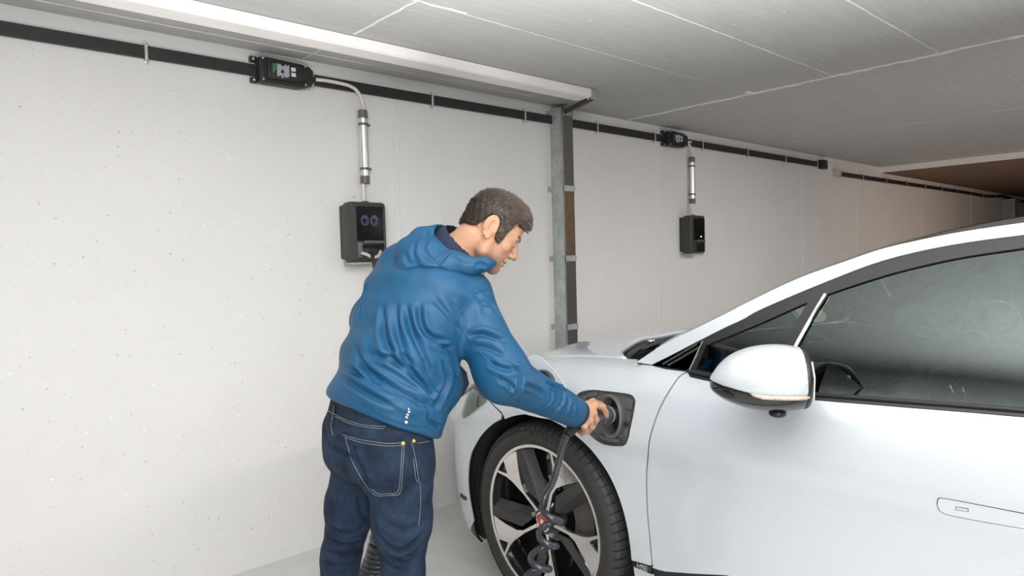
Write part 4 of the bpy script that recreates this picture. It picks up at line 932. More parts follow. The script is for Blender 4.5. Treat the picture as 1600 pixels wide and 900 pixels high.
MIR = empty('door_mirror', mc); MIR.parent = CAR; MIR.location = V(mc)-CAR.location
mirror_part('mirror_cap', 'cap', M['paint']); mirror_part('mirror_base', 'band', M['gtrim']); mirror_part('mirror_frame', 'rim', M['trim'])
L2W = lambda p: mc+Rn @ np.array(p)
ind = MB(); ind.tube([L2W((-.104*math.cos(t), -.02+.138*math.sin(t), -.034+.03*max(0, t-.3))) for t in np.linspace(-.50, .55, 14)], [.002]+[.0065]*12+[.002], 8); ind.build('indicator_lens', mat('amber_clear_lens', (.62, .48, .38), .25, .3, noise=.25, nscale=120, coat=.5), MIR)
MB().prism([(-.070, -.045), (-.082, .012), (-.05, .046), (.070, .050), (.080, -.03), (.04, -.048)], L2W((0, -.0995, 0)), Rn @ np.array((1, 0, 0)), Rn @ np.array((0, 0, 1)), Rn @ np.array((0, -1, 0)), -.002, .001).build('mirror_glass', M['chrome'], MIR, False)
MB().sphere(L2W((-.03, -.02, -.088)), (.022, .022, .012), 14).build('camera_pod', M['trim'], MIR)
MB().tube([mc+np.array((.05, .02, -.035)), mc+np.array((.12, .015, -.055)), mc+np.array((.17, .01, -.065))], [.03, .025, .03], 12).build('mirror_arm', M['gtrim'], MIR)
for o in list(LEFT): mirrored(o)
for W in (w1, w2, MIR):                                             # right-hand wheels and mirror
    c = W.copy(); COL.objects.link(c); x = W.location.x+CAR.location.x; c.location.x = 2*XC-x-CAR.location.x
    for ch in list(W.children):
        if ch.name.startswith('tread_block') : 
            d = ch.copy(); COL.objects.link(d); d.parent = c; d.scale = (-1, 1, 1); continue
        d = ch.copy(); d.data = ch.data.copy(); COL.objects.link(d); d.parent = c
        for v in d.data.vertices: v.co.x = 2*x-v.co.x
        d.data.flip_normals(); d.location.x = -x
# ---------------------------------------------------------------- the man plugging in the cable
PER = empty('person', (.97, 1.68, 0), 'man in blue hooded jacket and jeans bending to plug a cable into the car', 'person')
def skin_extra(m, nt, b, tc, N):
    at_ = nt.nodes.new('ShaderNodeVertexColor'); at_.layer_name = 'tone'; n = N(260, 3); x = nt.nodes.new('ShaderNodeMix'); x.data_type = 'RGBA'; x.blend_type = 'MULTIPLY'; x.inputs['Factor'].default_value = .35
    r = nt.nodes.new('ShaderNodeValToRGB'); r.color_ramp.elements[0].position = .35; r.color_ramp.elements[0].color = (.72, .66, .62, 1); r.color_ramp.elements[1].position = .6
    nt.links.new(n.outputs['Fac'], r.inputs['Fac']); nt.links.new(at_.outputs['Color'], x.inputs[6]); nt.links.new(r.outputs['Color'], x.inputs[7]); nt.links.new(x.outputs[2], b.inputs['Base Color'])
    n2 = N(420, 3); bp = nt.nodes.new('ShaderNodeBump'); bp.inputs['Strength'].default_value = .12; bp.inputs['Distance'].default_value = .0008
    nt.links.new(n2.outputs['Fac'], bp.inputs['Height']); nt.links.new(bp.outputs['Normal'], b.inputs['Normal'])
SKIN = mat('skin', (.6, .38, .27), .5, extra=skin_extra, spec=.35, Subsurface_Weight=.08, Subsurface_Scale=.01)
SKIN.node_tree.nodes['Principled BSDF'].inputs['Subsurface Radius'].default_value = (1, .35, .2)
def cloth_extra(sc, st):
    def ex(m, nt, b, tc, N):
        n = N(sc, 2); bp = nt.nodes.new('ShaderNodeBump'); bp.inputs['Strength'].default_value = st; bp.inputs['Distance'].default_value = .0006
        nt.links.new(n.outputs['Fac'], bp.inputs['Height']); nt.links.new(bp.outputs['Normal'], b.inputs['Normal'])
    return ex
JACKET = mat('blue_softshell', (.0085, .076, .168), .52, noise=.05, nscale=18, extra=cloth_extra(900, .10), spec=.36)
NAVY = mat('navy_lining', (.010, .017, .045), .8, noise=.12, nscale=60, extra=cloth_extra(700, .2))
def denim_extra(m, nt, b, tc, N):
    L = nt.links.new; w_ = nt.nodes.new('ShaderNodeTexWave'); w_.inputs['Scale'].default_value = 210; w_.inputs['Distortion'].default_value = 2; w_.bands_direction = 'DIAGONAL'; L(tc.outputs['Object'], w_.inputs['Vector'])
    n = N(16, 6); r = nt.nodes.new('ShaderNodeValToRGB'); r.color_ramp.elements[0].position = .32; r.color_ramp.elements[0].color = (.0075, .016, .034, 1); r.color_ramp.elements[1].position = .72; r.color_ramp.elements[1].color = (.024, .046, .088, 1)
    L(n.outputs['Fac'], r.inputs['Fac']); n3 = N(240, 3); x = nt.nodes.new('ShaderNodeMix'); x.data_type = 'RGBA'; x.blend_type = 'MULTIPLY'; x.inputs['Factor'].default_value = .75
    r2 = nt.nodes.new('ShaderNodeValToRGB'); r2.color_ramp.elements[0].position = .35; r2.color_ramp.elements[0].color = (.45, .45, .5, 1); r2.color_ramp.elements[1].position = .62; r2.color_ramp.elements[1].color = (1, 1, 1, 1)
    L(n3.outputs['Fac'], r2.inputs['Fac']); L(r.outputs['Color'], x.inputs[6]); L(r2.outputs['Color'], x.inputs[7]); L(x.outputs[2], b.inputs['Base Color'])
    bp = nt.nodes.new('ShaderNodeBump'); bp.inputs['Strength'].default_value = .25; bp.inputs['Distance'].default_value = .0006; L(w_.outputs['Fac'], bp.inputs['Height']); L(bp.outputs['Normal'], b.inputs['Normal'])
DENIM = mat('denim', (.02, .04, .08), .8, extra=denim_extra, spec=.25)
STITCH = mat('pale_stitching', (.20, .205, .20), .7, noise=.3, nscale=200)
COPPER = mat('copper_rivet', (.75, .42, .10), .35, .8, noise=.1)
# joints
Sh, El, Wr = at(724, 466, 2.0), at(788, 590, 1.885), at(905, 647, 2.10)
Ls, Le, Lw = at(620, 442, 2.19), at(581, 500, 2.22), np.array([1.27, 1.88, 1.03])
C7 = at(708, 372, 2.07)
HC_, HZ = np.array([1.3224, 1.5623, 1.4556]), 0
yw, pt = math.radians(-27), math.radians(34)
hh = np.array([math.cos(yw), math.sin(yw), 0]); zz = np.array([0, 0, 1.0])
HF = math.cos(pt)*hh-math.sin(pt)*zz; HU = math.sin(pt)*hh+math.cos(pt)*zz; HL = np.cross(zz, hh)
HR = np.stack([HF, HL, HU], 1)
def h2w(p): return HC_+HR @ np.array(p, float)
NK0, NK1 = at(722, 392, 2.05), h2w((-.022, 0, -.03))
def head_sdf(P):
    q = ((P-A3(HC_)) @ A3(HR)).astype(f32); q[:, 1] = np.abs(q[:, 1])
    d = sd_ell(q, (.002, 0, .028), (.085, .075, .083))
    d = smin(d, sd_ell(q, (.042, 0, .035), (.050, .060, .058)), .03)                 # forehead
    d = smin(d, sd_ell(q, (.040, 0, -.040), (.052, .055, .066)), .03)                # face
    d = smin(d, sd_rc(q, (.005, .060, -.035), (.012, .054, -.070), .013, .013), .025)  # jaw angle
    d = smin(d, sd_rc(q, (.012, .052, -.070), (.073, .014, -.092), .014, .014), .022)
    d = smin(d, sd_rc(q, (.080, 0, -.086), (.078, .010, -.093), .014, .012), .015)   # chin
    d = smin(d, sd_rc(q, (.088, .010, .020), (.072, .045, .016), .010, .010), .012)  # brow ridge
    d = smin(d, sd_ell(q, (.058, .045, -.022), (.020, .018, .016)), .016)            # cheekbone
    d = smax(d, -sd_ell(q, (.099, .031, .001), (.020, .018, .012)), .010)            # eye socket
    d = smin(d, sd_ell(q, (.077, .031, .001), (.0125, .0135, .0125)), .002)          # eyeball with lid
    n = sd_chain(q, [(.092, 0, .012), (.103, 0, -.010), (.113, 0, -.027)], [.008, .009, .0105], .004)
    n = smin(n, sd_ell(q, (.101, .0125, -.031), (.012, .008, .008)), .006); d = smin(d, n, .008)
    d = smax(d, -sd_ell(q, (.106, .007, -.0385), (.006, .004, .004)), .003)           # nostril
    d = smin(d, sd_ell(q, (.089, .006, -.056), (.012, .020, .006)), .006)           # upper lip
    d = smin(d, sd_ell(q, (.087, .004, -.067), (.0115, .018, .006)), .006)          # lower lip
    d = smax(d, -sd_rc(q, (.104, 0, -.0615), (.083, .027, -.058), .0022, .0018), .003)
    # ears
    e = sd_ell(q, (-.012, .078, -.002), (.0215, .0065, .033), np.array([[.97, .25, .0], [-.25, .95, .12], [0, -.12, .99]]))
    rim = [(-.013+.0185*math.cos(a), .0825-.004*math.cos(a), .002+.029*math.sin(a)) for a in np.linspace(-.9, 3.9, 14)][2:]
    e = smax(e, -sd_ell(q, (-.008, .089, -.001), (.0125, .0145, .0215)), .002); e = smin(e, sd_chain(q, rim, [.0036]*12, .002), .003)
    e = smin(e, sd_chain(q, [(-.018, .0815, .016), (-.0205, .082, .004), (-.017, .0815, -.012)], [.0028, .0032, .0028], .002), .003)
    e = smin(e, sd_ell(q, (-.006, .080, -.030), (.008, .0045, .009)), .004); e = smin(e, sd_ell(q, (.006, .078, -.006), (.005, .006, .009)), .003)
    d = smin(d, sd_rc(q, (-.004, .066, .012), (-.006, .070, -.02), .012, .012), .012)
    return smin(d, e, .005)
def neck_sdf(P):
    d = sd_loft(P, [(NK0-.10*(NK1-NK0)/np.linalg.norm(NK1-NK0), .064, .066), (NK0, .058, .060), (NK1, .052, .054)], HL, .02, 2)
    d = smin(d, sd_rc(P, h2w((.01, -.045, -.06)), at(752, 424, 1.99), .014, .012), .03)
    return d
# hands: chains of finger bones, rooted inside the palm
FG = {'index': [at(929, 633, 2.135), at(941.5, 635.5, 2.165), at(946.5, 645, 2.185), at(947.5, 653.5, 2.20)],
      'middle': [at(927, 645, 2.115), at(931, 655.5, 2.13), at(926.5, 666, 2.165), at(921, 667, 2.185)],
      'ring': [at(921.5, 657, 2.095), at(924.5, 667, 2.115), at(919, 674, 2.15), at(914, 672, 2.17)],
      'little': [at(913.5, 666, 2.08), at(915.5, 673.5, 2.10), at(909, 677.5, 2.13), at(905, 674.5, 2.15)],
      'thumb': [at(914, 634, 2.14), at(926, 628, 2.18), at(938, 632, 2.225), at(945, 638, 2.245)]}
def hand_sdf(P):
    d = None
    for k, r0 in (('index', .0125), ('middle', .0125), ('ring', .012), ('little', .011)):
        m = sd_rc(P, Wr, FG[k][0], .021, r0); d = m if d is None else smin(d, m, .014)
    d = smin(d, sd_rc(P, Wr, FG['thumb'][0], .02, .014), .012)
    d = smin(d, sd_rc(P, El+(Wr-El)*.55, Wr, .036, .025), .02)
    for k, r in (('index', .0095), ('middle', .0098), ('ring', .0092), ('little', .0082), ('thumb', .0108)):
        f = FG[k]; c = sd_chain(P, f, [r*1.12, r*1.04, r*.97, r*.82], .003)
        c = smin(c, np.linalg.norm(P-A3(f[1]), axis=1)-r*1.10, .004); d = smin(d, c, .0045)
    return d
LFG = []
def lhand_pts():
    a = (Lw-Le)/np.linalg.norm(Lw-Le); out = []
    s = np.array([0, -.25, .97]); s -= a*(s @ a); s /= np.linalg.norm(s); nrm = np.cross(a, s)
    for k, (o, l) in enumerate(((.030, .095), (.010, .10), (-.010, .094), (-.029, .075))):
        b = Lw+a*.085+s*o; out.append([b, b+a*l*.45-nrm*.012, b+a*l*.7-nrm*.034, b+a*l*.8-nrm*.054])
    b = Lw+a*.035+s*.038; out.append([b, b+a*.03+s*.015-nrm*.012, b+a*.055+s*.016-nrm*.03, b+a*.07+s*.010-nrm*.044]); return out
LFG = lhand_pts()
def lhand_sdf(P):
    d = None
    for f, r0 in zip(LFG, (.0125, .0125, .012, .011, .014)):
        m = sd_rc(P, Lw, f[0], .021, r0); d = m if d is None else smin(d, m, .014)
    d = smin(d, sd_rc(P, Le, Lw, .04, .026), .02)
    for f, r in zip(LFG, (.0092, .0095, .009, .008, .0105)): d = smin(d, sd_chain(P, f, [r*1.1, r, r*.95, r*.8], .003), .004)
    return d
SIDE = np.array([0, 1, 0.0]); SIDE2 = (Ls-Sh)/np.linalg.norm(Ls-Sh)
LOW = [((.985, 1.655, .86), .186, .142), ((1.005, 1.656, .97), .178, .140), ((1.055, 1.662, 1.08), .172, .138), ((1.11, 1.672, 1.18), .174, .134)]
UP = [((1.10, 1.67, 1.165), .174, .132), ((1.155, 1.68, 1.26), .180, .125), ((1.205, 1.685, 1.342), .140, .090), ((1.24, 1.672, 1.405), .088, .075)]
RH, RK, RA = np.array((.985, 1.560, .82)), np.array((.990, 1.572, .50)), np.array((.955, 1.59, .09))
LH, LK, LA = np.array((.975, 1.742, .82)), np.array((.938, 1.828, .50)), np.array((.895, 1.845, .09))
def shrink(st, k): return [(c, a*k, b*k) for c, a, b in st]
def body_sdf(P):
    d = smin(sd_loft(P, shrink(LOW, .80), SIDE, .05), sd_loft(P, shrink(UP, .80), SIDE2, .05), .05)
    d = smin(d, sd_chain(P, [Sh, El, El+(Wr-El)*.6], [.058, .043, .036], .02), .04); d = smin(d, sd_chain(P, [Ls, Le, Lw], [.055, .042, .028], .02), .04)
    d = smin(d, sd_ell(P, (.985, 1.665, .86), (.08, .13, .10)), .03)
    for a, b, c in ((RH, RK, RA), (LH, LK, LA)): d = smin(d, sd_chain(P, [a, b, c, c-np.array((0, 0, .05))], [.066, .044, .038, .034], .02), .03); d = smin(d, sd_rc(P, c-np.array((.03, 0, .045)), c+np.array((.15, 0, -.06)), .032, .026), .02)
    d = smin(d, neck_sdf(P), .04); d = smin(d, head_sdf(P), .012)
    d = smin(d, hand_sdf(P), .01); d = smin(d, lhand_sdf(P), .01); return d
kax = (NK1-NK0)/np.linalg.norm(NK1-NK0); wax = (Wr-El)/np.linalg.norm(Wr-El); kp, wp = NK0-kax*.045, Wr-wax*.035
cutk = lambda P: (P-A3(kp)) @ A3(kax)
cutw = lambda P: np.maximum((P-A3(wp)) @ A3(wax), np.linalg.norm(P-A3(Wr), axis=1)-.16)
parts = [sdf_mesh(lambda P: smax(smin(neck_sdf(P), head_sdf(P), .012), -cutk(P), .001), HC_-.19, HC_+.19, .0022),
         sdf_mesh(lambda P: smax(hand_sdf(P), -((P-A3(wp)) @ A3(wax)), .001), Wr-np.array((.08, .10, .13)), Wr+np.array((.16, .13, .08)), .0018),
         sdf_mesh(lambda P: smax(body_sdf(P), np.minimum(cutk(P), .5), .001) if False else body_sdf(P)+.0018*0, (.70, 1.25, 0.0), (1.80, 2.15, 1.62), .006)]
bv_, bq_ = parts[2]; inner = (((bv_-kp) @ kax) > .0) & (np.linalg.norm(bv_-HC_, axis=1) < .24) | (((bv_-wp) @ wax) > 0) & (np.linalg.norm(bv_-Wr, axis=1) < .2)
parts[2] = (bv_, bq_[~inner[bq_].all(1)])
v = np.concatenate([a for a, b in parts]); off_ = np.cumsum([0]+[len(a) for a, b in parts]); q = np.concatenate([b+o for (a, b), o in zip(parts, off_)])
tone = np.tile(np.array([.50, .275, .175]), (len(v), 1)); ql = (v-HC_) @ HR
def blob(c, r, col, amt):
    k = np.exp(-(((ql-np.array(c))*np.array([1, 1, 1])/np.array(r))**2).sum(1))[:, None]*amt; tone[:] = tone*(1-k)+np.array(col)*k
for sy in (1, -1):
    blob((.045, .055*sy, -.085), (.045, .03, .026), (.17, .105, .075), .9); blob((.070, .04*sy, -.088), (.03, .025, .018), (.17, .105, .075), .8); blob((.060, .045*sy, -.03), (.025, .02, .02), (.54, .235, .15), .5); blob((-.01, .083*sy, 0), (.025, .015, .035), (.50, .20, .13), .7)
    blob((.086, .031*sy, .001), (.006, .010, .005), (.18, .11, .08), .6)
blob((.088, 0, -.098), (.02, .025, .016), (.19, .12, .085), .8); blob((.092, 0, -.055), (.012, .025, .006), (.22, .135, .10), .65)
blob((.097, 0, -.068), (.014, .022, .010), (.40, .15, .12), .75); blob((.112, 0, -.033), (.014, .014, .012), (.54, .24, .16), .5)
for k in FG:
    for p_ in FG[k][1:3]: 
        e_ = np.exp(-(np.linalg.norm(v-p_, axis=1)/.009)**2)[:, None]*.35; tone[:] = tone*(1-e_)+np.array((.50, .21, .13))*e_
me = np_mesh('body', relax(v, q, 1, .4), q); ca = me.color_attributes.new('tone', 'FLOAT_COLOR', 'POINT'); ca.data.foreach_set('color', np.concatenate([tone, np.ones((len(v), 1))], 1).astype(f32).ravel())
body = link_mesh('body', me, SKIN, PER); body['label'] = 'bare head, neck and hand'
# eyes, brows, hair
for sy in (1, -1):
    c = h2w((.0772, .031*sy, .001)); MB().sphere(c, .0118, 16).build('eye', mat('eye_white', (.75, .72, .70), .2, noise=.05) if sy == 1 else bpy.data.materials['eye_white'], PER)
    c2 = h2w((.0862, .031*sy, -.0055)); MB().sphere(c2, .0038, 10).build('iris', mat('iris_brown', (.05, .03, .02), .2, noise=.2) if sy == 1 else bpy.data.materials['iris_brown'], PER)
HAIR = mat('dark_brown_hair', (.030, .020, .014), .45, noise=.4, nscale=160, spec=.4)
zl = pchip([-.12, -.094, -.078, -.060, -.046, -.037, -.028, -.012, .002, .012, .018, .034, .042, .058, .075, .10], [-.050, -.042, -.026, -.024, -.018, .0, .026, .034, .026, .0, -.024, -.028, .026, .054, .060, .062])
def hair_sdf(P):
    q = ((P-A3(HC_)) @ A3(HR)).astype(f32); y = np.abs(q[:, 1])
    c = sd_ell(q, (.002, 0, .028), (.085, .075, .083)); c = smin(c, sd_ell(q, (.042, 0, .035), (.050, .060, .058)), .03); c = smin(c, sd_ell(q, (.015, 0, -.03), (.05, .068, .045)), .02)
    c = smin(c, sd_loft(P, [(NK0, .058, .060), (NK1, .052, .054)], HL, .02, 2), .03)
    nz = .0012*np.sin(q[:, 0]*210+q[:, 2]*90)*np.sin(y*190+q[:, 2]*60)
    th = .0045+.003*np.clip((q[:, 0]+.02)/.05, 0, 1)+.011*np.clip((q[:, 2]-.02)/.08, 0, 1)+.004*np.clip((q[:, 0]-.03)/.05, 0, 1)
    xb = q[:, 0]+.25*np.clip(y-.03, 0, 1)*np.clip(q[:, 0]/.06, 0, 1)*0
    lim = zl(xb)+np.where(q[:, 0] > .06, .012*np.cos(y/.05*3.0), 0)
    return smax(c-th-nz, (lim-q[:, 2])*.8, .008)
hv, hq = sdf_mesh(hair_sdf, h2w((0, 0, 0))-.20, h2w((0, 0, 0))+.20, .003); hv = relax(hv, hq, 1)
hair = link_mesh('hair', np_mesh('hair', hv, hq), HAIR, PER)
hn = vnormals(hv, hq); pick = np.random.choice(len(hv), 8000, replace=False); tv, tf = [], []
for i in pick:                                                       # short tufts combed forward and down
    p, n = hv[i], hn[i]; l = (p-HC_) @ HR
    if l @ l < 1e-6 or (hn[i] @ (p-HC_)) < 0: continue
    cdir = HR @ np.array([.75, .0, -.55 if l[2] < .06 else -.05]); cdir = cdir-n*(cdir @ n); cdir /= np.linalg.norm(cdir)+1e-9
    L = random.uniform(.006, .0125); d = cdir*.9+n*random.uniform(.22, .5)+np.random.normal(0, .16, 3); sd_ = np.cross(n, d); sd_ /= np.linalg.norm(sd_)+1e-9
    b = len(tv); wv = random.uniform(.0007, .0013); tv += [p-n*.002-sd_*wv, p-n*.002+sd_*wv, p+d*L*.6+sd_*wv*.6+n*.0006, p+d*L]; tf += [(b, b+1, b+2), (b, b+2, b+3)]
hs = obj_np('hair_tufts', tv, tf, mat('hair_strands', (.055, .037, .026), .5, noise=.5, nscale=300), hair, False); hs['kind'] = 'stuff'
bv, bf = [], []
for sy in (1, -1):
    for k in range(330):
        t = random.random(); p = h2w((.0965-.02*t-.004*random.random(), (.014+.036*t)*sy, .0165+.006*math.sin(t*2.6)+random.uniform(-.0035, .0035))); n = HR @ np.array([.9, .3*sy, .1]); d = HR @ np.array([.1, .8*sy, .25])
        b = len(bv); p = p+n*.001; bv += [p, p+HR @ np.array([0, 0, .0012]), p+d*.009+n*.003]; bf += [(b, b+1, b+2)]
o = obj_np('eyebrow', bv, bf, HAIR, PER, False); o['kind'] = 'stuff'

# --- clothing
hemn = np.cross(at(507, 612, 2.03)-at(684, 684, 1.90), at(590, 655, 1.80)-at(684, 684, 1.90)); hemn /= np.linalg.norm(hemn); hemn *= np.sign(hemn[2]); hemp = at(590, 655, 1.80)
def jacket_sdf(P):
    d = smin(sd_loft(P, LOW, SIDE, .05), sd_loft(P, UP, SIDE2, .05), .05)
    d = smin(d, sd_ell(P, at(664, 602, 1.97), (.098, .13, .085)), .03)                # front hanging loose
    d = smin(d, sd_ell(P, at(632, 420, 2.10), (.078, .09, .075)), .05)               # far shoulder blade
    a = sd_chain(P, [Sh, El, El+(Wr-El)*.90], [.083, .069, .047], .03); a = smin(a, sd_ell(P, Sh+np.array((.0, 0, .005)), (.08, .08, .08)), .03)
    a = smin(a, sd_ell(P, El+(Sh-El)*.12, (.07, .07, .078)), .03)
    d = smin(d, a, .022); d = smin(d, sd_chain(P, [Ls, Le, Lw], [.080, .066, .044], .03), .03)
    d = smax(d, -sd_loft(P, [(NK0-.10*kax, .092, .096), (NK0+.03*kax, .101, .106), (NK1+.05*kax, .127, .132)], HL, .02, 2), .006)
    d = smax(d, -((P-A3(hemp)) @ A3(hemn)), .012)
    return d
def hood_sdf(P):
    ch = [at(694, 364, 2.06), at(660, 374, 2.02), at(637, 392, 2.0), at(642, 419, 1.955), at(668, 421, 1.93), at(702, 414, 1.93), at(735, 416, 1.945), at(756, 412, 1.96), at(768, 409, 1.985)]
    d = sd_chain(P, ch, [.026, .034, .034, .033, .030, .030, .024, .020, .016], .02)
    d = smin(d, sd_ell(P, at(668, 400, 1.99), (.072, .072, .056)), .03); d = smin(d, sd_rc(P, at(690, 372, 2.04), at(716, 404, 1.965), .030, .028), .03)
    d = smin(d, sd_chain(P, [at(694, 364, 2.06), at(688, 364, 2.12), at(700, 368, 2.18)], [.026, .022, .018], .02), .02)
    d = smax(d, -sd_loft(P, [(NK0-.10*kax, .090, .094), (NK0+.03*kax, .099, .104), (NK1+.05*kax, .125, .13)], HL, .02, 2), .006)
    return d
def collar_sdf(P):
    ax = (NK1-NK0)/np.linalg.norm(NK1-NK0)
    o = sd_loft(P, [(NK0-ax*.10, .104, .108), (NK0+ax*.0, .086, .090), (NK0+ax*.045, .076, .080)], HL, .02, 2); i = sd_loft(P, [(NK0-ax*.2, .110, .112), (NK0-ax*.05, .088, .092), (NK0+ax*.12, .068, .072)], HL, .02, 2)
    top = (P-A3(NK0+ax*.036)) @ A3(ax)+.25*((P-A3(NK0)) @ A3(HF)); return smax(smax(o, -i, .004), top, .004)
def bvh_of(v, q): return BVHTree.FromPolygons([V(p) for p in v], [tuple(int(i) for i in t) for t in q])
def cast(bvh, px, py, fallback=None):
    o, n, k, d = bvh.ray_cast(V(EYE), V(ray(px, py)).normalized())
    return (None, None) if o is None else (np.array(o), np.array(n))
def lay(bvh, pts, n=4):
    out = []
    for p in catmull([(*p, 0) for p in pts], n):
        o, _ = cast(bvh, p[0], p[1])
        if o is not None: out.append(o)
    return out
def crease(v, n, L, A, w_, ridge=.5, asym=0.0):
    """a valley (A>0) with raised shoulders along a line lying on the cloth, fading at both ends"""
    if len(L) < 2: return
    d, t = seg_dist(v, L); fade = np.clip(np.minimum(t, 1-t)/.22, 0, 1); fade = fade*fade*(3-2*fade)
    v += n*((-A*np.exp(-(d/w_)**2)+A*ridge*np.exp(-((d-2.0*w_)/(1.0*w_))**2))*fade)[:, None]
jv, jq = sdf_mesh(jacket_sdf, (.70, 1.25, .72), (1.70, 2.20, 1.55), .0046); jv = relax(jv, jq, 3); jn = vnormals(jv, jq); jb = bvh_of(jv, jq)
J_CREASES = [
 ([(550, 522), (562, 562), (585, 587), (620, 611), (655, 629), (682, 640)], 9, 9), ([(572, 552), (610, 562), (640, 582), (668, 612), (682, 632)], 9, 8), ([(597, 470), (599, 517), (608, 547), (622, 568)], 9, 10),
 ([(633, 470), (640, 507), (652, 537), (664, 562), (672, 590)], 8, 9), ([(655, 468), (657, 505), (672, 526), (700, 535)], 8, 8), ([(660, 532), (684, 540), (706, 545)], 8, 6),
 ([(528, 566), (562, 586), (597, 608), (630, 628), (662, 643)], 9, 8), ([(523, 580), (555, 603), (592, 624), (628, 634)], 6, 8), ([(673, 462), (695, 485), (712, 508), (716, 520)], 6, 9),
 ([(702, 470), (713, 490), (722, 520)], 4, 8), ([(730, 527), (752, 522), (775, 528), (792, 534)], 9, 8), ([(738, 540), (765, 545), (790, 556)], 5, 7), ([(800, 566), (814, 586), (810, 606), (803, 624)], 10, 6),
 ([(762, 566), (786, 576), (815, 578)], 7, 7), ([(776, 590), (796, 600), (806, 612)], 6, 6), ([(812, 600), (835, 606), (852, 618)], 6, 6), ([(866, 602), (878, 614), (876, 630), (862, 644)], 12, 5.5), ([(882, 611), (889, 628), (880, 650)], 11, 5), ([(893, 620), (897, 634), (892, 652)], 8, 4.5), ([(852, 596), (866, 604), (880, 607)], 8, 4),
 ([(860, 604), (862, 622), (850, 636)], 5, 5), ([(668, 645), (674, 660), (690, 668)], 7, 6), ([(690, 560), (700, 590), (690, 618), (676, 640)], 9, 8), ([(700, 545), (712, 566), (714, 590)], 7, 7), ([(618, 470), (622, 520), (634, 560), (655, 585)], 6, 9),
 ([(575, 440), (562, 480), (560, 505)], 6, 6), ([(560, 530), (572, 580), (600, 600)], 5, 9), ([(612, 545), (632, 560), (650, 590), (676, 622)], 6, 7), ([(745, 470), (770, 480), (785, 500)], 4, 8), ([(640, 600), (655, 612), (672, 640)], 6, 6), ([(735, 455), (752, 470), (760, 500)], 3, 9)]
for L, A, w_ in J_CREASES: crease(jv, jn, lay(jb, L), A*1.35e-3, w_*1e-3*.95, .6)
for L in ([(506, 597), (560, 632), (620, 662), (684, 672)],): crease(jv, jn, lay(jb, L, 8), .002, .004, .8)
sm_ = np.sin(jv[:, 0]*37+jv[:, 2]*29)*np.sin(jv[:, 1]*31-jv[:, 2]*23)*.0016+np.sin(jv[:, 0]*80-jv[:, 1]*70)*np.sin(jv[:, 2]*75)*.0006; jv = jv+jn*sm_[:, None]
jv = relax(jv, jq, 1, .5)
jacket = link_mesh('jacket', np_mesh('jacket', jv, jq), JACKET, PER); jb = bvh_of(jv, jq)
v, q = sdf_mesh(hood_sdf, at(690, 390, 2.05)-.26, at(690, 390, 2.05)+.26, .0042); v = relax(v, q, 1); n = vnormals(v, q); hb_ = bvh_of(v, q)
for L, A, w_ in (([(692, 350), (668, 372), (662, 392), (684, 414)], 5, 7), ([(704, 392), (692, 404), (680, 416)], 4, 5), ([(645, 432), (640, 424), (662, 420), (700, 424)], 7, 5), ([(633, 395), (640, 410), (662, 416)], 5, 6), ([(712, 402), (735, 410), (762, 414)], 5, 4), ([(740, 420), (752, 412), (762, 420)], 5, 4), ([(650, 378), (645, 398), (655, 412)], 4, 6)): crease(v, n, lay(hb_, L), A*1e-3, w_*1e-3*1.2)
v = relax(v, q, 1, .5); hood_c = link_mesh('hood', np_mesh('hood', v, q), JACKET, PER); hb_ = bvh_of(v, q)
v, q = sdf_mesh(collar_sdf, NK0-.16, NK0+.16, .0035); v = relax(v, q, 1); link_mesh('collar', np_mesh('collar', v, q), NAVY, PER)['label'] = 'dark navy inner collar'
# navy cuff and the navy lining turned out at the jacket front
ax = (Wr-El)/np.linalg.norm(Wr-El); side = np.array((0, 0, 1.0)); side -= ax*(side @ ax); side /= np.linalg.norm(side); s2 = np.cross(ax, side)
def ringpts(c, r, n=28): return [c+(side*math.cos(t)+s2*math.sin(t))*r for t in np.linspace(0, 2*math.pi, n+1)[:-1]]
strip('cuff', [ringpts(Wr-ax*.020, .034), ringpts(Wr-ax*.001, .0355), ringpts(Wr-ax*.0005, .041), ringpts(Wr-ax*.014, .0435), ringpts(Wr-ax*.030, .0445), ringpts(Wr-ax*.055, .043)], NAVY, PER)
lin = [(713, 572), (719, 584), (720.5, 598), (714, 610), (704, 618), (694, 624), (688, 622)]
MB().tube([at(x+2, y, 1.99) for x, y in lin], [.008, .016, .021, .021, .018, .012, .004], 12).build('front_facing', NAVY, PER)
def seam(name, bvh, pts, r, m, parent, lift=0.0, n=6):
    P = []
    for p in catmull([(*p, 0) for p in pts], n):
        o, nn = cast(bvh, p[0], p[1])
        if o is not None: P.append(o+nn*lift)
    if len(P) > 2: return MB().tube(P, r, 6).build(name, m, parent)
for L in ([(731, 426), (738, 444), (741, 459), (728, 478), (716, 494), (712, 502)], [(741, 459), (752, 454), (766, 452)], [(712, 502), (730, 527), (760, 562), (783, 596), (802, 622)], [(806, 625), (840, 637), (878, 645), (896, 650)], [(660, 590), (672, 575), (684, 555), (690, 540)]):
    seam('seam', jb, L, .0018, JACKET, jacket, .0004)
seam('hood_seam', hb_, [(692, 352), (698, 366), (704, 384), (694, 398), (681, 412)], .0014, JACKET, hood_c, .0006)
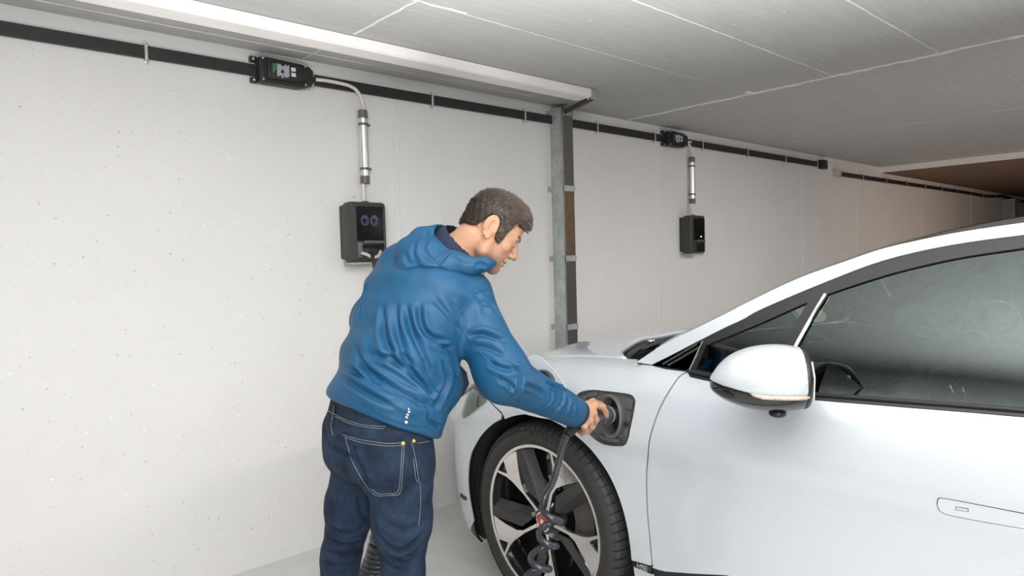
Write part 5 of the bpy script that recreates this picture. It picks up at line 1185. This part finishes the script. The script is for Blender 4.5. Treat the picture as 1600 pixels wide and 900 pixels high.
# illegible pale embroidery near the hem, with a small lozenge below
def patch(name, bvh, poly, m, parent, lift=.0012, step=2.0, thick=0):
    v2, F = fill(poly, [], step); ok, P = {}, []
    for i, p in enumerate(v2):
        o, nn = cast(bvh, p[0], p[1])
        if o is not None: ok[i] = len(P); P.append(o+nn*lift)
    F = [tuple(ok[i] for i in t) for t in F if all(i in ok for i in t)]
    o = obj_np(name, P, F, m, parent); return o
WHITE = mat('white_embroidery', (.55, .58, .60), .7, noise=.1, nscale=200)
for k, poly in enumerate(([(634.6, 656.5), (637.5, 659.5), (634.5, 662.3), (631.7, 659)], [(633, 652.5), (637.5, 653.5), (637, 650.5), (634, 649.3)], [(634.5, 648.3), (639.5, 649.6), (638.3, 646), (635.5, 645.5)], [(637, 644.2), (641, 645), (639.8, 641.8), (637.3, 642)], [(637.6, 641), (639.8, 641), (638.8, 637), (637.6, 637.5)])):
    patch('embroidery', jb, poly, WHITE, jacket, .0012, 1.0)
# jeans
def jeans_sdf(P):
    d = sd_loft(P, [((.985, 1.66, .99), .158, .112), ((.978, 1.662, .90), .170, .122), ((.972, 1.664, .82), .172, .120)], SIDE, .03)
    for s_, (a, b, c) in ((0, (RH, RK, RA)), (1, (LH, LK, LA))):
        l = sd_chain(P, [a, a+(b-a)*.5, b, b+(c-b)*.35, c], [.094-.012*s_, .078-.005*s_, .0545, .059, .055], .03); d = smin(d, l, .03)
        d = smin(d, sd_ell(P, a+np.array((-.035, -.012 if s_ else .0, .03)), (.075, .078, .085)), .04)
    return smax(d, -(P[:, 2]-.055), .006)
v, q = sdf_mesh(jeans_sdf, (.72, 1.40, .03), (1.18, 2.02, 1.12), .0058); v = relax(v, q, 2); n = vnormals(v, q); db = bvh_of(v, q)
JE = [([(512, 692), (530, 705), (552, 715), (562, 730)], 9, 8), ([(548, 690), (560, 720), (572, 750), (582, 790)], 10, 8), ([(505, 660), (512, 690), (518, 720)], 4, 8), ([(583, 800), (590, 835), (600, 845)], 5, 6), ([(592, 838), (610, 856), (632, 858), (650, 846), (664, 828)], 9, 7), ([(596, 850), (618, 872), (645, 880)], 8, 6), ([(590, 862), (604, 880), (630, 892)], 7, 6),
      ([(600, 815), (630, 830), (660, 820)], 4, 8), ([(512, 820), (535, 832), (560, 828), (574, 815)], 8, 7), ([(506, 838), (530, 850), (556, 848), (570, 838)], 8, 6), ([(504, 856), (525, 866), (552, 866), (566, 856)], 7, 6), ([(500, 876), (520, 884), (548, 884)], 6, 6), ([(560, 770), (565, 800), (578, 810)], 5, 7), ([(640, 700), (655, 740), (660, 780)], 3, 10), ([(620, 868), (650, 862), (660, 850)], 5, 5)]
for L, A, w_ in JE: crease(v, n, lay(db, L), A*1.2e-3, w_*1e-3, .6)
v = v+n*(np.sin(v[:, 0]*61+v[:, 2]*47)*np.sin(v[:, 1]*53-v[:, 2]*59)*.0009)[:, None]; v = relax(v, q, 1, .4)
jeans = link_mesh('jeans', np_mesh('jeans', v, q), DENIM, PER); db = bvh_of(v, q)
patch('back_pocket', db, [(537, 680), (570, 688), (606, 693.5), (630.5, 692.5), (629, 730), (625, 770), (607, 773.5), (588, 773), (570, 757), (552, 726), (543, 700)], DENIM, jeans, .0022, 4)
patch('belt_loop', db, [(520, 630), (526, 631.5), (523.5, 650), (521, 668), (517, 666), (518.5, 648)], DENIM, jeans, .003, 2)
for L in ([(537, 679.5), (560, 686), (585, 690.5), (606, 693), (631, 691.5)], [(540, 683), (562, 690.5), (585, 694.5), (606, 697), (630, 695.5)], [(541, 684), (546, 704), (553, 726), (571, 757), (588, 772.5), (607, 773), (625, 769), (629, 730), (631, 696)], [(574, 757.5), (590, 769.5), (607, 770), (622, 766.5), (626, 730), (628, 697)],
          [(505, 628), (512, 640), (524, 648)], [(525, 651), (545, 661), (570, 667.5), (600, 670.5)], [(525, 648), (545, 657.5), (570, 664.5), (602, 667)], [(642, 692), (648, 712), (651, 735), (653, 750), (649.5, 750.5), (647, 735), (645, 716)], [(655, 752), (656, 790), (653, 820)], [(651, 693), (670, 689.5)], [(523.5, 634), (521, 650), (519, 668), (522, 680)]):
    seam('stitching', db, L, .00075, STITCH, jeans, .0028)
for p in ((629.5, 693), (646, 689.5)):
    o, nn = cast(db, *p); 
    if o is not None: MB().lathe([(.005, -.001), (.005, .002), (.003, .0035), (0, .004)], o+nn*.002, nn, 14).build('rivet', COPPER, jeans)
# shoes
SHOE = mat('dark_shoe', (.03, .03, .032), .6, noise=.15); SOLE = mat('shoe_sole', (.55, .54, .52), .7, noise=.08)
for c in (RA, LA):
    f = lambda P, c=c: smax(smin(smin(sd_rc(P, (c[0]-.055, c[1], .060), (c[0]+.10, c[1]-.01, .052), .046, .045), sd_rc(P, (c[0]+.10, c[1]-.01, .050), (c[0]+.165, c[1]-.012, .042), .044, .034), .03), sd_rc(P, (c[0]-.02, c[1], .06), (c[0]-.03, c[1], .115), .05, .046), .03), -(P[:, 2]-.022), .004)
    v, q = sdf_mesh(f, (c[0]-.16, c[1]-.10, 0), (c[0]+.26, c[1]+.10, .2), .006); sh = link_mesh('shoe', np_mesh('shoe', relax(v, q, 1), q), SHOE, PER)
    out = [(c[0]-.055+.052*math.cos(t), c[1]+.050*math.sin(t)) for t in np.linspace(math.pi/2, 3*math.pi/2, 10)]+[(c[0]+.165+.040*math.cos(t), c[1]-.012+.043*math.sin(t)) for t in np.linspace(-math.pi/2, math.pi/2, 10)]
    MB().prism(out, (0, 0, 0), (1, 0, 0), (0, 1, 0), (0, 0, 1), 0.0, .026, .004).build('sole', SOLE, sh)
rg = FG['ring']; a = rg[0]+(rg[1]-rg[0])*.55; dirr = (rg[1]-rg[0])/np.linalg.norm(rg[1]-rg[0]); MB().lathe([(.0098, -.002), (.0112, -.002), (.0112, .002), (.0098, .002)], a, dirr, 20).build('finger_ring', M['chrome'], PER)
# ---------------------------------------------------------------- open flap, plug and coiled charging cable
FLP = empty('charging_flap', at(846, 600, 2.40)); FLP.parent = CAR; FLP.location = V(at(846, 600, 2.40))-CAR.location
pa, pb, pc = at(890, 622, 2.365), at(836, 556, 2.43), at(806, 622, 2.45)
fn = np.cross(pb-pa, pc-pa); fn /= np.linalg.norm(fn); fn *= -np.sign(fn @ (pa-EYE))                # towards the camera side
def onpl(px, py, lift=0.0): r = ray(px, py); return EYE+r*((fn @ (pa-EYE))/(fn @ r))+fn*lift
fo = np.array([onpl(*p) for p in [(896, 636), (891, 620), (885, 607), (877, 592), (866, 578), (850, 562), (843, 557), (836, 554.5), (829, 555.5), (824, 560), (815, 574), (806, 592), (800, 612), (803, 632), (815, 645), (850, 654), (880, 656), (893, 649)]])
fo = np.array(catmull(list(fo), 3, True)); cen = fo.mean(0)
sc = lambda k, l: [cen+(p-cen)*k+fn*l for p in fo]
strip('flap_rim', [sc(.985, -.012), sc(1.0, -.008), sc(1.0, .0), sc(.985, .003), sc(.955, .001)], M['paint'], FLP)
L_ = sc(.955, .001); obj_np('flap_inside', L_, [tuple(range(len(L_)))], M['paint'], FLP, False); L_ = sc(.985, -.012); obj_np('flap_outside', L_, [tuple(range(len(L_)))[::-1]], M['paint'], FLP, False)
dc = onpl(849, 598)
MB().lathe([(.046, 0), (.046, .016), (.041, .020), (.035, .016), (.033, .008), (.026, .006), (.024, .012), (.014, .012), (0, .012)], dc, fn, 32).build('seal_cap', M['blackplastic'], FLP)
MB().tube([onpl(872, 606, .008), onpl(882, 616, .012), at(897, 632, 2.345), at(903, 640, 2.37)], .011, 10).build('hinge_arm', M['blackplastic'], FLP)
MB().box(-np.array((.008, .002, .006)), np.array((.008, .002, .006))).build('t', M['trim']) if False else None
st = [onpl(867.5, 603, .024), onpl(874.5, 606.5, .024), onpl(873, 610.5, .024), onpl(866, 607, .024)]; obj_np('warning_sticker', st, [(0, 1, 2, 3)], mat('white_sticker', (.7, .68, .68), .5, noise=.1), FLP, False)
st = [onpl(869.5, 605, .0245), onpl(871.5, 606, .0245), onpl(871, 608, .0245), onpl(869, 607, .0245)]; obj_np('red_mark', st, [(0, 1, 2, 3)], mat('red_mark', (.5, .08, .08), .5, noise=.1), FLP, False)

CC = empty('charging_cable', at(905, 662, 2.12), 'dark grey coiled charging cable hanging from the plug in the man\'s hand', 'cable')
Pp = surfF(*SF.hit(953, 650), .045); Pb = at(948.5, 648.5, 2.235); Pc = at(916, 657, 2.155); Pd = at(896, 667, 2.115); Pe = at(886, 679, 2.10)
axp = (Pp-Pb)/np.linalg.norm(Pp-Pb)
PLUGM = mat('plug_grey', (.045, .047, .05), .4, noise=.1, nscale=60, bump=.05, bscale=300)
b = MB(); b.lathe([(0, .0), (.026, .0), (.0265, .006), (.0265, .03), (.0, .03)], Pb-axp*.0, axp, 28); b.tube([Pb+axp*.004, Pp], [.0255, .0255], 24); b.build('plug_nose', M['blackplastic'], CC)
b = MB(); b.lathe([(0, -.050), (.020, -.049), (.026, -.040), (.0285, -.02), (.0295, -.004), (.0295, .004), (.027, .008), (0, .008)], Pb, axp, 32); b.build('plug_head', PLUGM, CC)
MB().lathe([(.0292, -.003), (.0305, -.002), (.0305, .003), (.0292, .004)], Pb, axp, 32).build('plug_ring', mat('ring_grey', (.2, .21, .22), .3, noise=.05), CC)
MB().tube(catmull([Pb-axp*.035, .5*(Pb-axp*.035)+.5*Pc, Pc, Pd], 6), [.022]*8+[.0205]*6+[.019]*5, 18).build('plug_handle', PLUGM, CC)
rl = catmull([Pd, .5*(Pd+Pe), Pe], 10); rr_ = [.0185-.006*i/(len(rl)-1)+(.0022 if i % 4 < 2 else 0) for i in range(len(rl))]
MB().tube(rl, rr_, 18).build('strain_relief', M['blackplastic'], CC)
CW = CB[0]; CW = CW/np.linalg.norm(CW); UPV = np.array((0, 0, 1.0)); TOW = np.cross(CW, UPV); TOW = -TOW if TOW @ (EYE-at(860, 820, 2.1)) < 0 else TOW
P = [Pe, at(880, 695, 2.10), at(873, 722, 2.105), at(864, 752, 2.11), at(854, 770, 2.11), at(848.5, 784, 2.105)]
P = catmull(P, 6)
ax0 = [at(864, 794, 2.13), at(859, 834, 2.13), at(846, 872, 2.125), at(838, 906, 2.12)]
while ax0[-1][2] > .06: ax0.append(ax0[-1]+np.array((-.012, -.008, -.075)))
def helix(axis, r, pitch_pts, ph0, seg=18, sgn=1, fr=None):
    out = []; A = [np.array(a) for a in axis]; n = len(A)-1
    for i in range(n*seg+1):
        t = i/seg; k = min(int(t), n-1); c = A[k]+(A[k+1]-A[k])*(t-k); th = ph0+sgn*2*math.pi*t; rr = r(t/n) if callable(r) else r
        out.append(c+rr*(CW*math.cos(th)+TOW*math.sin(th)))
    return out
h1 = helix(ax0, .033, None, math.pi, sgn=-1)
# run along the floor behind the man's feet and up in tight coils towards the wall box
e1 = h1[-1]; back = [at(606, 812, 2.52), at(604, 829, 2.52), at(602, 843, 2.52), at(599, 854, 2.52), at(597, 862, 2.52), at(595, 869.5, 2.52), at(591.5, 877, 2.52), at(588.5, 884.5, 2.52), at(585, 891.5, 2.515), at(581.5, 898.5, 2.51), at(577.5, 906, 2.50), at(573.5, 914, 2.49)]
dv = back[-1]-back[-2]
while back[-1][2] > .08: back.append(back[-1]+dv)
top = [np.array((1.72, 2.93, 1.415)), np.array((1.70, 2.86, 1.36)), np.array((1.66, 2.78, 1.20)), np.array((1.58, 2.62, .95)), np.array((1.52, 2.52, .80))]
h2 = helix(back, lambda u: .050, None, math.pi*.5, seg=20, sgn=-1)
flo = catmull([e1, e1+np.array((-.06, .05, -.03)), np.array((1.40, 1.62, .012)), np.array((1.20, 1.95, .012)), np.array((1.10, 2.2, .012)), h2[-1]+np.array((-.03, -.03, -.02)), h2[-1]], 8)
path = P[:-1]+h1+flo[1:-1]+h2[::-1]+catmull([h2[0]]+top[::-1], 8)[1:]
path = [np.array((p[0], p[1], max(p[2], .0118))) for p in path]
MB().tube(path, .0108, 10).build('coiled_cable', mat('cable_graphite', (.032, .036, .042), .22, noise=.08, nscale=60, spec=.6), CC, True, 60)
lp = catmull([(1.665, 2.925, 1.415), (1.69, 2.915, 1.408), (1.715, 2.90, 1.392), (1.745, 2.895, 1.40), (1.765, 2.905, 1.425)], 6)
MB().tube(lp, [.003]+[.008]*(len(lp)-2)+[.004], 10).build('holster_hook', mat('pale_plastic', (.45, .45, .44), .35, noise=.05), ch1)
# small red paint mark on the floor behind the feet
rm = MB().box((1.36, 2.62, .0003), (1.475, 2.735, .0016)).build('floor_mark', mat('red_floor_paint', (.55, .07, .06), .5, noise=.15), floor, False)
